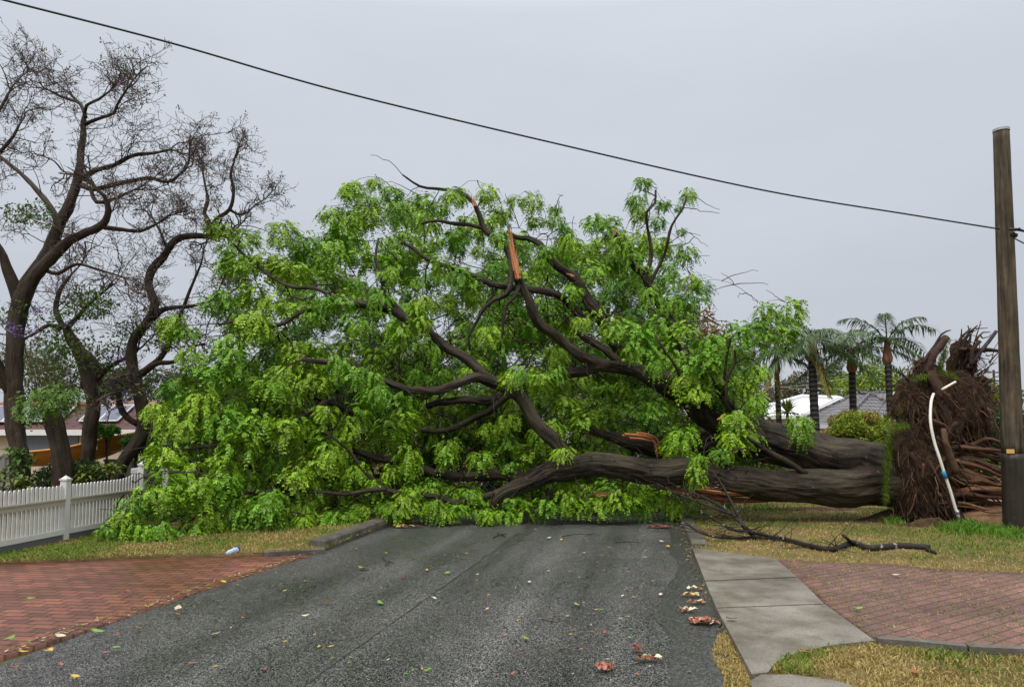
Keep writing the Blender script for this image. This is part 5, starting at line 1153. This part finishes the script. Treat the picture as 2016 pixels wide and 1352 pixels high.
# ------------------------------------------------------------------ bare trees on the left
def twig_grow(mb, p, d, L, r, lvl, tips):
    n_ = 6; pts = [p]; dd = np.array(d, float)
    for i in range(n_):
        dd = dd + rng.normal(0, .25, 3) + np.array([0, 0, .035]); dd /= np.linalg.norm(dd); pts.append(pts[-1] + dd * L / n_)
    pts = np.array(pts); rad = np.linspace(r, max(r * .5, .0035), n_ + 1); tube(mb, pts, rad, 5 if r > .012 else 4, cap=False)
    if lvl == 0: tips.append(pts[-1]); return
    for k_ in range(rng.integers(3, 5)):
        i = rng.integers(2, n_ + 1); d2 = dd * .6 + rng.normal(0, .62, 3); d2 /= np.linalg.norm(d2)
        twig_grow(mb, pts[i], d2, L * rng.uniform(.55, .8), max(r * .58, .004), lvl - 1, tips)
def bare_tree(name, label, limbs, n_tw, L, lvl=2, r0=.018, leaves=None, flowers=None, tipleaf=True, up=.35):
    b = limbs[0][0][0]; Y0 = limbs[0][1]; bp = P(b[0], 930, Y0); bp[2] = .0
    t_ = thing(name, label, 'tree', bp); mt = MB(); tips = []
    for j, (pr, Y, *rest) in enumerate(limbs):
        Yend = rest[0] if rest else Y; m = len(pr)
        pts = [P(x, y, Y + (Yend - Y) * i / (m - 1)) for i, (x, y, r) in enumerate(pr)]; rad = [r * Y / F for x, y, r in pr]
        if j == 0: pts[0][2] = min(pts[0][2], 0.0) - .03
        ps, rs = resample(pts, rad, .10); ps = ps + np.array([[.03 * mnoise.noise((p[2] * 2, 1, j)), .03 * mnoise.noise((p[2] * 2, 5, j)), 0] for p in ps])
        m_ = MB(); tube(m_, ps, rs, 22 if pr[0][2] > 12 else 10, lump=.24, seed=j * 3.1); m_.build('trunk' if pr[0][2] > 12 else 'branch', M['bare_bark'], t_, smooth=True)
        if pr[-1][2] < 5.2:
            nn = max(2, int(n_tw * (len(ps) * .10) / 2.0)); 
            for _ in range(nn):
                i = int(len(ps) * (rng.uniform(.25, 1.0) if pr[0][2] < 12 else rng.uniform(.6, 1))); i = min(i, len(ps) - 1)
                k0 = max(i - 2, 0); tn = ps[min(i + 1, len(ps) - 1)] - ps[k0]; tn /= np.linalg.norm(tn) + 1e-9
                d = tn * .7 + rng.normal(0, .55, 3) + np.array([0, 0, up]); d /= np.linalg.norm(d)
                twig_grow(mt, ps[i], d, L * rng.uniform(.7, 1.2), min(r0, rs[i] * .7), lvl, tips)
            e_ = ps[-1] - ps[-3]; e_ = e_ / np.linalg.norm(e_)
            for q_ in range(3): twig_grow(mt, ps[-1], e_ + rng.normal(0, .38 * (q_ > 0), 3), L * 1.15, rs[-1] * (1, .75, .6)[q_], lvl, tips)
    mt.build('twig', M['bare_twig'], t_)['kind'] = 'stuff'
    tips = np.array(tips)
    if tipleaf:
        m_ = MB(); sel = tips[rng.uniform(0, 1, len(tips)) < .16]; leaf_cloud(m_, sel, np.full(len(sel), .06), 6, .05, np.array([(.10, .085, .045), (.13, .12, .06), (.09, .06, .05)])); m_.build('seed_pods', M['leaf2'], t_)
    if leaves:
        m_ = MB(); cs = [P(x + rng.normal(0, w * .5), y + rng.normal(0, h * .5), Y0 + rng.normal(0, .5)) for x, y, w, h, n_ in leaves for _ in range(n_)]
        leaf_cloud(m_, cs, np.full(len(cs), .26), 60, .085, np.array([(.075, .15, .025), (.10, .175, .035), (.06, .12, .025), (.12, .12, .05)])); m_.build('foliage', M['leaf2'], t_)
    if flowers:
        m_ = MB(); cs = [P(x + rng.normal(0, 9), y + rng.normal(0, 8), Y0 + rng.normal(0, .4)) for x, y, n_ in flowers for _ in range(n_)]
        leaf_cloud(m_, cs, np.full(len(cs), .11), 26, .05, np.array([(.20, .12, .42), (.27, .17, .50), (.15, .09, .33)])); m_.build('blossom', M['leaf2'], t_)
    return t_
bare_tree('bare_tree', 'tallest bare dark tree at the far left with wide forked limbs', [
    ([(56, 960, 18), (38, 900, 17), (30, 840, 16), (27, 760, 15), (30, 690, 15), (33, 640, 15), (38, 600, 16), (47, 570, 14), (64, 542, 13), (84, 510, 10)], 14.0),
    ([(44, 600, 11), (66, 548, 13), (100, 485, 13), (120, 440, 11), (150, 365, 9), (158, 310, 7), (164, 240, 5), (168, 225, 4), (158, 205, 3), (140, 188, 2)], 14.0, 14.3),
    ([(42, 615, 9), (55, 570, 11), (90, 520, 11), (130, 478, 9), (165, 460, 8), (203, 443, 7), (214, 415, 6), (203, 385, 4), (188, 372, 3)], 14.0, 13.4),
    ([(40, 600, 13), (22, 545, 10), (5, 505, 8), (-15, 470, 6)], 14.0, 13.6),
    ([(118, 445, 7), (98, 405, 6), (75, 378, 5), (45, 345, 4), (20, 325, 4), (-10, 300, 3)], 14.1, 14.5),
    ([(160, 350, 6), (190, 335, 5), (225, 325, 4.5), (262, 306, 4), (300, 302, 3), (335, 295, 2)], 14.1, 14.0),
    ([(160, 365, 6), (185, 372, 5), (230, 362, 4.5), (290, 351, 4), (330, 358, 3), (362, 335, 2)], 14.1, 13.7),
    ([(168, 245, 4), (190, 235, 3.5), (225, 222, 3), (232, 205, 2.5), (250, 175, 2)], 14.2, 14.2),
    ([(205, 448, 5), (240, 452, 4), (275, 455, 3.5), (310, 440, 2)], 13.8, 13.6),
    ([(178, 372, 4), (192, 398, 4), (225, 392, 3), (262, 375, 2)], 14.0, 13.8),
    ([(170, 232, 3.5), (158, 205, 3), (120, 190, 2.5), (85, 172, 1.5)], 14.2, 14.4),
    ([(166, 225, 3), (170, 208, 3), (195, 195, 2.5), (218, 178, 1.5)], 14.2, 13.9),
    ([(20, 770, 11), (-8, 720, 12), (-40, 680, 12)], 14.0, 13.6),
    ([(84, 530, 4), (112, 538, 3.6), (150, 520, 3), (190, 530, 2.5), (240, 545, 1.5)], 13.9, 13.6),
    ([(0, 300, 4), (25, 270, 3), (40, 240, 2)], 14.6, 14.7), ([(-20, 240, 4), (0, 215, 3), (20, 180, 2)], 14.6, 14.7),
    ],
    4, .62, 3, .012, [(30, 410, 45, 30, 6), (20, 640, 40, 40, 4), (95, 430, 20, 16, 2)], [(225, 455, 2), (70, 610, 3), (40, 650, 3), (30, 660, 3), (15, 640, 2)], True)
bare_tree('bare_tree', 'bare tree with a zigzag trunk between the house roof and the fallen crown', [
    ([(205, 960, 12.2), (240, 915, 12.5), (268, 875, 12.5), (282, 840, 12), (278, 790, 11), (266, 745, 10.5), (258, 700, 10), (266, 664, 9), (292, 632, 8.5), (304, 600, 8), (293, 558, 7.5), (300, 530, 7.5), (322, 505, 7), (337, 482, 6.5), (355, 468, 6), (385, 464, 5.5), (415, 466, 5)], 15.0),
    ([(412, 464, 5), (410, 435, 4.5), (402, 420, 4), (410, 395, 3), (405, 370, 2.5), (400, 340, 2)], 15.0, 15.2),
    ([(412, 455, 4.5), (425, 430, 4), (450, 413, 3.5), (460, 385, 3), (455, 345, 2.5), (462, 320, 2)], 15.0, 14.8),
    ([(452, 412, 3), (470, 422, 2.5), (488, 418, 2), (500, 406, 1.5)], 15.0, 15.0),
    ([(300, 628, 6), (320, 610, 5), (345, 605, 4), (380, 602, 3), (420, 590, 2)], 15.0, 14.7),
    ([(268, 742, 8), (295, 722, 7), (318, 702, 6), (340, 660, 5), (355, 620, 4), (375, 570, 3), (395, 520, 2)], 15.0, 15.4),
    ([(275, 735, 6), (310, 715, 5), (340, 712, 4), (370, 690, 3)], 15.0, 14.6),
    ([(330, 495, 4), (325, 480, 3), (315, 455, 2.5), (300, 430, 2)], 15.0, 15.3),
    ([(272, 835, 6), (250, 822, 6), (237, 800, 6), (233, 782, 5)], 15.0, 14.7)],
    4, .48, 3, .011, [(250, 765, 36, 14, 9), (190, 600, 50, 30, 7), (250, 640, 60, 30, 6), (330, 690, 30, 20, 3)], [(260, 775, 3), (230, 690, 3), (218, 812, 2), (305, 655, 2)], True)
bare_tree('leaning_tree', 'leaning dark tree with sparse leaves and purple blossom in front of the solar panels', [
    ([(168, 930, 13.5), (176, 860, 13), (183, 805, 12.5), (178, 752, 12.5), (163, 708, 12), (142, 672, 10), (128, 640, 7)], 15.5),
    ([(165, 760, 12), (190, 748, 11), (186, 720, 10), (160, 690, 9), (150, 668, 7)], 15.7, 15.9),
    ([(188, 755, 5), (215, 722, 4), (245, 705, 3), (270, 690, 2)], 15.6, 15.3),
    ([(126, 645, 6), (110, 610, 5), (120, 570, 4), (140, 540, 2)], 15.5, 15.8),
    ([(130, 650, 6), (155, 620, 4), (185, 590, 3), (210, 570, 2)], 15.5, 15.2),
    ([(122, 645, 5), (95, 640, 4), (70, 655, 3), (50, 665, 2)], 15.5, 15.2)],
    11, .75, 2, .013, [(175, 590, 34, 22, 8), (110, 660, 60, 40, 12), (180, 700, 60, 40, 12), (90, 700, 60, 40, 10), (220, 700, 40, 30, 6), (150, 610, 50, 40, 6)], [(145, 642, 7), (75, 615, 4), (118, 705, 4), (62, 650, 4), (230, 705, 4), (100, 560, 2), (215, 590, 2), (180, 740, 2)], False)
st_t = thing('cut_stump', 'thick cut tree trunk with fresh fern like leaf tuft on top', 'tree', P(118, 940, 13.2) * np.array([1, 1, 0]))
pts = [P(128, 985, 13.2), P(122, 900, 13.2), P(112, 850, 13.2), (P(98, 806, 13.2))]; pts[0][2] = -.03; ps, rs = resample(pts, [20 * 13.2 / F, 17 * 13.2 / F, 16 * 13.2 / F, 15 * 13.2 / F], .08)
mb = MB(); tube(mb, ps, rs, 24, lump=.22, seed=5); mb.build('trunk', M['bare_bark'], st_t, smooth=True)
mb = MB(); pr_ = [(60, 782), (85, 768), (108, 760), (132, 764), (152, 775), (75, 790), (120, 785), (100, 785), (140, 788), (48, 800), (125, 800), (95, 800), (70, 802), (112, 775)]
place_leaves(mb, [P(x, y - 8, 12.75 + rng.uniform(-.2, .3)) for x, y in pr_], [.85] * 14, [np.array((.10, .21, .02)) * rng.uniform(.8, 1.2) for _ in pr_], PROTO_S); mb.build('foliage', M['leaf'], st_t)

# leafy garden plants behind the picket fence
def broad_plant(label, px, py, Y, n_st, Lf, h, spread, cols):
    c_ = P(px, py, Y); b = np.array([c_[0], c_[1], -.03]); t_ = thing('garden_plant', label, 'plant', b); m_ = MB(); ms = MB()
    for i in range(n_st):
        a = rng.uniform(0, 6.283); tip = np.array([c_[0] + math.cos(a) * spread * rng.uniform(.1, 1), c_[1] + math.sin(a) * spread * rng.uniform(.1, .8), c_[2] + rng.uniform(-.6, .5) * h])
        ps, rs = resample([b + rng.normal(0, .04, 3) * [1, 1, 0], (b + tip) / 2 + rng.normal(0, .06, 3), tip], [.018, .014, .008], .1); tube(ms, ps, rs, 6)
        for k_ in range(13):
            az = k_ * 2.4; el = rng.uniform(-.3, .9); d = np.array([math.cos(az) * math.cos(el), math.sin(az) * math.cos(el), math.sin(el)]); s_ = np.array([-math.sin(az), math.cos(az), 0]); l = Lf * rng.uniform(.7, 1.2); w = l * .17
            q = tip - np.array([0, 0, .02 * k_ * .6]); m1 = q + d * l * .5 + [0, 0, .02]; e_ = q + d * l - np.array([0, 0, .25 * l]); cc = np.array(cols[rng.integers(0, len(cols))]) * rng.uniform(.75, 1.25)
            m_.add([q, m1 + s_ * w, e_, m1 - s_ * w, m1 - [0, 0, .015]], None, [[0, 1, 4], [1, 2, 4], [2, 3, 4], [3, 0, 4]], cc)
    m_.build('leaves', M['leaf2'], t_); ms.build('stem', M['twig'], t_, smooth=True); return t_
broad_plant('long leaved yellow green plant behind the picket fence beside the boat', 200, 922, 13.6, 12, .22, .20, .55, [(.17, .22, .04), (.11, .18, .03), (.20, .24, .06)])
broad_plant('low dark leafy plant behind the picket fence post', 45, 900, 13.4, 9, .20, .3, .35, [(.07, .16, .03), (.09, .18, .035)])
broad_plant('yellowish leafy plant at the left edge behind the pickets', 15, 935, 12.0, 9, .20, .25, .35, [(.15, .20, .05), (.10, .16, .035)])
bush('garden_bush', 'bright green leaf tuft over the boat bow', 'shrub', 212, 846, 52, 24, 15.9, [(.11, .26, .03), (.14, .30, .04)], .08, 24, 70, stem=.02)
bush('garden_bush', 'leafy green bush hanging beside the boat bow right end', 'shrub', 268, 872, 44, 34, 15.2, [(.08, .19, .03), (.06, .15, .03)], .09, 26, 60, stem=.02)
bush('garden_bush', 'dark green bush low between the trunks behind the pickets', 'shrub', 140, 935, 150, 60, 13.9, DARKG, .08, 60, 60, stem=.02)

# ------------------------------------------------------------------ orange boat on its trailer
YB = 15.8
bo = P(150, 900, YB)
boat = thing('orange_boat', 'orange dinghy with white registration marks, bow raised, behind the picket fence', 'boat', [bo[0], bo[1], .75])
gun = [(20, 893, .58), (70, 889, .62), (130, 882, .62), (185, 868, .52), (235, 856, .30), (270, 848, .03)]
chn = [(20, 912, .48), (70, 910, .52), (130, 904, .52), (185, 890, .40), (235, 866, .18), (268, 852, .01)]
V = []; sec = []
for (gx, gy, gw), (cx_, cy_, cw) in zip(gun, chn):
    g_, c__ = P(gx, gy, YB), P(cx_, cy_, YB)
    sec.append([g_ + [0, gw * 2 - .02, 0], c__ + [0, .62 + cw, 0], c__ + [0, .6, -.10], c__ + [0, .62 - cw, 0], g_ + [0, .0 + (.62 - gw), 0]])
sec = np.array(sec); sec[:, 0] = sec[:, 4]; 
for i, (gx, gy, gw) in enumerate(gun): sec[i, 0, 1] = YB + .62 + gw; sec[i, 4, 1] = YB + .62 - gw
for i, (gx, gy, cw) in enumerate(chn): sec[i, 1, 1] = YB + .62 + cw; sec[i, 3, 1] = YB + .62 - cw; sec[i, 2, 1] = YB + .62
fine_ = []
for k_ in range(5): fine_.append(resample(sec[:, k_], np.ones(6), .12)[0])
mn = min(len(x) for x in fine_); fine_ = np.array([x[np.linspace(0, len(x) - 1, mn).astype(int)] for x in fine_]).transpose(1, 0, 2)
m_ = MB(); i = np.arange(mn - 1)[:, None] * 5 + np.arange(4); m_.add(fine_.reshape(-1, 3), np.stack([i, i + 1, i + 6, i + 5], -1).reshape(-1, 4)); m_.add(fine_[0], [[0, 1, 2, 3]], [[0, 3, 4]]); m_.build('hull', M['boat'], boat, smooth=True)
m_ = MB(); tube(m_, fine_[:, 4] + [0, -.02, .01], .028, 8); tube(m_, fine_[:, 0] + [0, .02, .01], .028, 8); m_.build('gunwale', M['gunwale'], boat, smooth=True)
m_ = MB(); lin = fine_[:int(mn * .6)]; i = np.arange(len(lin) - 1)[:, None] * 2 + np.zeros((1, 1), int); m_.add(np.stack([lin[:, 4] + [0, .05, -.04], lin[:, 0] + [0, -.05, -.04]], 1).reshape(-1, 3), np.stack([i, i + 1, i + 3, i + 2], -1).reshape(-1, 4)); m_.build('lining', M['boat_in'], boat)
m_ = MB()      # registration marks: small square outlined characters
for k_, (cx_, w_) in enumerate([(168.5, 7), (177, 7), (189, 6)]):
    cy_ = 884 - (cx_ - 168) * .20; yo = YB + .62 - .55 + (cx_ - 168) * .0035 - .03
    for (a, b, c__, d_) in [(0, 0, 1, .2), (0, .42, 1, .62), (0, .8, 1, 1), (0, 0, .22, 1), (.78, 0, 1, 1)][: (5 if k_ < 2 else 4)]:
        q = [P(cx_ - w_ / 2 + w_ * u, cy_ - 4.5 + 9 * v, yo) for u, v in ((a, d_), (c__, d_), (c__, b), (a, b))]; f_ = [np.array([0, .02, 0]) + x for x in q]
        m_.add(q + f_, [[0, 1, 2, 3], [0, 4, 5, 1], [2, 6, 7, 3]])
m_.build('registration_marks', M['white'], boat)
tr_ = thing('boat_trailer', 'dark boat trailer frame under the orange dinghy', 'trailer', [bo[0], bo[1] + .6, 0])
m_ = MB(); zt = P(130, 928, YB)[2] - .12
for o_ in (.25, 1.0): tube(m_, [P(15, 930, YB) * [1, 0, 0] + [0, YB + o_, zt], P(215, 930, YB) * [1, 0, 0] + [0, YB + .62, zt]], .04, 8)
for x in (40, 100, 150): tube(m_, [P(x, 930, YB) * [1, 0, 0] + [0, YB + .3, zt], P(x, 930, YB) * [1, 0, 0] + [0, YB + .95, zt]], .035, 8)
for x in (60, 150): tube(m_, [P(x, 930, YB) * [1, 0, 0] + [0, YB + .62, zt], P(x, 930, YB) * [1, 0, 0] + [0, YB + .62, -.03]], .035, 8)
m_.build('frame', M['black'], tr_, smooth=True)
for o_ in (.05, 1.2):
    m_ = MB(); c_ = P(85, 930, YB) * [1, 0, 0] + [0, YB + o_, .26]; tube(m_, [c_ + [0, -.08, 0], c_ + [0, .08, 0]], .27, 20); m_.build('wheel', M['black'], tr_)

# ------------------------------------------------------------------ litter
# crumpled plastic bottle / bag on the verge
bt = thing('plastic_bottle', 'crushed light blue plastic bottle lying on the left verge', 'bottle', G(457, 1084, .05))
a, b = G(446, 1089, .07), G(468, 1080, .10); d = b - a
mb = MB(); ps, rs = resample([a, a + d * .3, a + d * .7, b], [.012, .028, .034, .030], .02); tube(mb, ps, rs, 12, lump=.5); mb.build('body', M['bag'], bt, smooth=False)
mb = MB(); tube(mb, [b - d * .06, b + d * .08], [.045, .032], 10); mb.build('cap', M['bag_dark'], bt)
CL = {'yellow': (.48, .33, .06), 'green': (.14, .27, .04), 'rust': (.26, .085, .035), 'pale': (.55, .48, .34), 'pink': (.27, .10, .07), 'brown': (.16, .08, .045)}
def litter_mesh(kind, seed, L, asp):
    r = np.random.default_rng(seed); mb = MB(); n_ = 7; t = np.linspace(0, 1, n_)
    w = np.sin(t * math.pi) ** .8 * L * asp + .0005; zc = .010 + .02 * L / .1 * np.abs(t - .5) ** 1.4 + r.normal(0, .0015, n_); cu = .12 * L * (t - .5) ** 2 * r.uniform(-2, 2)
    V = []
    for i in range(n_): x = (t[i] - .5) * L; V += [[x, -w[i] + cu[i], zc[i] + .006], [x, cu[i], zc[i]], [x, w[i] + cu[i], zc[i] + .007]]
    q = [[3 * i, 3 * i + 3, 3 * i + 4, 3 * i + 1] for i in range(n_ - 1)] + [[3 * i + 1, 3 * i + 4, 3 * i + 5, 3 * i + 2] for i in range(n_ - 1)]
    mb.add(V, q, None, np.array(CL[kind]) * r.uniform(.8, 1.2, (len(V), 1))); return mb
PRO = {}
def drop_leaf(px, py, kind, L=.09, label=None, asp=.22, group=None, z=.006):
    key = (kind, round(L, 2), asp); p = G(px, py, z)
    if key not in PRO:
        o = litter_mesh(kind, len(PRO) + 5, L, asp).build('fallen_leaf', M['litter']); PRO[key] = o
    else: o = PRO[key].copy(); COL.objects.link(o)
    o.location = tuple(p); o.rotation_euler = (rng.uniform(-.15, .15), rng.uniform(-.15, .15), rng.uniform(0, 6.28)); s_ = rng.uniform(.8, 1.3); o.scale = (s_, s_, s_)
    return tag(o, label or f'small {kind} leaf lying on the wet asphalt', 'leaf', group or f'{kind} leaves scattered on the road')
for x, y, k_, L in [(840, 1123, 'yellow', .10), (94, 1283, 'yellow', .15), (120, 1255, 'pale', .11), (148, 1335, 'yellow', .09), (374, 1308, 'rust', .10), (350, 1212, 'rust', .09), (275, 1238, 'rust', .10), (230, 1252, 'brown', .10), (208, 1287, 'pink', .08), (120, 1310, 'pink', .09), (28, 1316, 'rust', .09), (795, 1137, 'rust', .08), (628, 1275, 'yellow', .08), (645, 1187, 'rust', .07), (713, 1120, 'green', .16), (748, 1188, 'green', .17), (700, 1082, 'rust', .10), (1035, 1260, 'green', .10), (1135, 1192, 'green', .09), (880, 1130, 'green', .10), (230, 1278, 'green', .09), (190, 1246, 'green', .12), (1080, 1060, 'pale', .12), (1105, 1064, 'yellow', .08), (1042, 1147, 'pale', .11), (1236, 1127, 'rust', .09), (1226, 1175, 'pale', .08), (1300, 1172, 'pale', .12), (1270, 1098, 'pale', .08), (1315, 1077, 'yellow', .14), (1307, 1076, 'rust', .10), (1303, 1067, 'pale', .09), (1298, 1128, 'pink', .07), (1190, 1247, 'rust', .08), (1222, 1220, 'pale', .06), (1165, 1246, 'rust', .06), (1240, 1257, 'green', .07), (918, 1090, 'yellow', .07), (855, 1180, 'pale', .06), (560, 1165, 'yellow', .08), (480, 1218, 'rust', .08), (425, 1250, 'pale', .08), (600, 1215, 'pale', .07), (520, 1320, 'pink', .07), (690, 1330, 'brown', .06), (1010, 1330, 'pink', .06), (1255, 1330, 'pink', .08), (1235, 1160, 'pink', .07), (955, 1205, 'brown', .07), (1080, 1125, 'pale', .06), (760, 1090, 'green', .08), (820, 1075, 'green', .09), (980, 1090, 'green', .06), (1150, 1090, 'pale', .06), (1190, 1068, 'green', .07)]:
    drop_leaf(x, y, k_, L * .85)
for x, y, k_ in [(165, 1098, 'yellow'), (440, 1148, 'yellow'), (350, 1200, 'pale'), (60, 1180, 'green'), (370, 1166, 'green'), (250, 1167, 'rust'), (20, 1260, 'green'), (45, 1285, 'yellow')]:
    drop_leaf(x, y, k_, .09, f'{k_} leaf lying on the red brick driveway', .25, f'{k_} leaves on the red brick driveway', .025)
for x, y, k_ in [(1765, 1133, 'pale'), (1690, 1200, 'green'), (1585, 1285, 'rust'), (1870, 1326, 'pink'), (1800, 1325, 'rust'), (1440, 1220, 'brown')]:
    drop_leaf(x, y, k_, .10, f'{k_} leaf resting on the right side verge and paving', .25, f'{k_} leaves on the right verge', .06)
def bark_pile(label, px, py, w, n_, kinds, dep=.22):
    c_ = G(px, py, .01); m_ = MB(); w = w * .85
    for i in range(n_):
        p = c_ + np.array([rng.normal(0, .24) * w, rng.normal(0, .4) * w * dep, rng.uniform(.004, .02)]); a = rng.normal(0, .9); L = w * rng.uniform(.15, .5); d = np.array([math.cos(a), math.sin(a), rng.normal(0, .06)]); s_ = np.array([-math.sin(a), math.cos(a), rng.normal(0, .3)]) * rng.uniform(.006, .02)
        pts = [p + d * L * (t - .5) + [0, 0, .018 * math.sin(t * 3.14) * rng.uniform(0, 1.5)] for t in (0, .35, .7, 1)]; V = []
        for j, q in enumerate(pts): k2 = (.5, 1, 1, .3)[j]; V += [q - s_ * k2, q + s_ * k2]
        m_.add(V, [[0, 1, 3, 2], [2, 3, 5, 4], [4, 5, 7, 6]], None, np.array(CL[kinds[i % len(kinds)]]) * rng.uniform(.7, 1.3))
    return tag(m_.build('leaf_pile', M['litter'], None, False, c_), label, 'leaf litter')
bark_pile('large rusty heap of wet leaves against the concrete apron edge', 1385, 1224, .34, 60, ['rust', 'pink', 'pink', 'pale'])
bark_pile('small tan leaf heap in the gutter above the large rusty heap', 1355, 1202, .22, 16, ['pale', 'pink', 'rust'])
bark_pile('orange and cream leaf heap halfway up the gutter', 1360, 1172, .24, 16, ['yellow', 'pale', 'rust'])
bark_pile('pinkish leaf heap between two tan heaps in the gutter', 1368, 1186, .22, 14, ['pink', 'rust', 'pale'], .2)
bark_pile('small leaf scrap highest of the gutter heaps beside the apron', 1370, 1160, .16, 8, ['rust', 'pale'])
bark_pile('pink leaf heap beside the kerb under the fallen leaves', 1298, 1037, .50, 34, ['pink', 'rust', 'pink'], .2)
bark_pile('pink bark scraps on the gutter behind the kerb heap', 1320, 1018, .45, 26, ['pink', 'rust'], .2)
bark_pile('red and cream leaf heap in the near right of the road', 1273, 1297, .17, 22, ['rust', 'pale', 'pink', 'yellow'], .2)
bark_pile('trail of pink petals above the red and cream heap', 1256, 1278, .10, 12, ['pink'], 1.2)
bark_pile('pink smear of crushed leaves near the bottom of the road', 1190, 1315, .16, 22, ['pink', 'rust'], .5)
bark_pile('straw coloured scraps along the left kerb foot', 800, 1036, .6, 30, ['pale', 'brown', 'yellow'], .2)
bark_pile('orange scraps on the asphalt under the leaves beside the left kerb', 880, 1030, .6, 24, ['rust', 'pale'], .2)
def twig_drop(label, segs, r=.006):
    m_ = MB(); 
    for s_ in segs:
        ps, rs = resample([G(x, y, .018) for x, y in s_], np.linspace(r, r * .5, len(s_)), .04); tube(m_, ps + rng.normal(0, .003, ps.shape), rs, 5)
    return tag(m_.build('fallen_twig', M['twig'], None, True, G(*segs[0][0], .018)), label, 'twig')
twig_drop('forked dark twig on the road near the left middle of the leaf edge', [[(972, 1058), (985, 1052), (998, 1050)], [(982, 1053), (980, 1047)], [(988, 1052), (994, 1056)]], .010)
twig_drop('long thin twig on the road right of the forked twig', [[(1108, 1055), (1135, 1051), (1168, 1051)]], .008)
twig_drop('straight thin twig on the road near the right gutter', [[(1212, 1067), (1235, 1066), (1264, 1068)]], .008)
twig_drop('short pale twig in the middle of the far road', [[(1020, 1064), (1040, 1062), (1052, 1062)]], .006)
twig_drop('curved black twig in the middle of the near road', [[(1066, 1218), (1085, 1222), (1098, 1224)], [(1085, 1222), (1092, 1212)]], .005)
twig_drop('thin twig bundle on the left road below the kerb', [[(752, 1096), (762, 1104), (775, 1108)], [(760, 1112), (768, 1100)]], .006)
twig_drop('thin reddish twigs along the near edge of the left verge', [[(515, 1090), (540, 1088), (560, 1083)], [(500, 1089), (530, 1086)]], .006)
mb = MB()
for _ in range(560):      # tiny specks of torn leaf on the asphalt
    x, y = rng.uniform(350, 1420), 1030 + 300 * rng.uniform() ** 2.2
    p = G(x, y, .006)
    u = float(np.dot(p - right0, RR)); 
    if u > -.1 or u < wL + .2: continue
    a = rng.uniform(0, 6.28); L = rng.uniform(.008, .03); d = np.array([math.cos(a), math.sin(a), .1]) * L; s_ = np.array([-math.sin(a), math.cos(a), .2]) * L * .4
    mb.add([p - d, p + s_, p + d, p - s_], [[0, 1, 2, 3]], None, np.array(CL[['green', 'pale', 'yellow', 'green', 'brown'][rng.integers(0, 5)]]) * rng.uniform(.6, 1.1))
for _ in range(1300):      # crumbs along the edge between the red bricks and the asphalt, and at the foot of the kerbs
    t = rng.uniform()
    if rng.uniform() < .6: p = G(0, 1287, 0) * (1 - t) + G(615, 1089, 0) * t + RR * rng.normal(-.05, .06)
    else: p = G(1478, 1322, 0) * (1 - t) + G(1340, 1030, 0) * t - RR * abs(rng.normal(.02, .07))
    p[2] = .004; a = rng.uniform(0, 6.28); L = rng.uniform(.006, .028); d = np.array([math.cos(a), math.sin(a), .1]) * L; s_ = np.array([-math.sin(a), math.cos(a), .2]) * L * .35
    mb.add([p - d, p + s_, p + d, p - s_], [[0, 1, 2, 3]], None, np.array(CL[['brown', 'pale', 'rust', 'brown', 'yellow', 'green'][rng.integers(0, 6)]]) * rng.uniform(.5, 1.0))
tag(mb.build('leaf_specks', M['litter']), 'tiny torn leaf specks strewn over the wet road', 'leaf litter', None, 'stuff')

# grass tufts round the foot of the root plate and the pole
bp = []
for (cx_, cy_, sx, sy, n_) in [(1905, 1032, 22, 9, 700), (1950, 1046, 40, 5, 700), (1880, 1040, 20, 4, 300), (1770, 1010, 22, 9, 500), (1760, 1024, 12, 5, 200), (2000, 1056, 20, 4, 250), (1640, 985, 30, 6, 250), (1500, 1002, 40, 4, 250)]:
    for _ in range(n_): bp.append(G(cx_ + rng.normal(0, sx), min(1075, max(960, cy_ + rng.normal(0, sy))), .06 if cy_ < 1040 else .03))
bp = np.array(bp); mb = MB()
jitter_blades(mb, bp, .13, .007, (np.array([[.10, .24, .02], [.14, .29, .03], [.08, .19, .02], [.16, .27, .04]])[rng.integers(0, 4, len(bp))] * rng.uniform(.7, 1.1, (len(bp), 1))).astype(np.float32), .9)
tag(mb.build('grass_tufts', M['grass']), 'longer bright green grass tufts round the root plate and pole foot', 'grass', None, 'stuff')
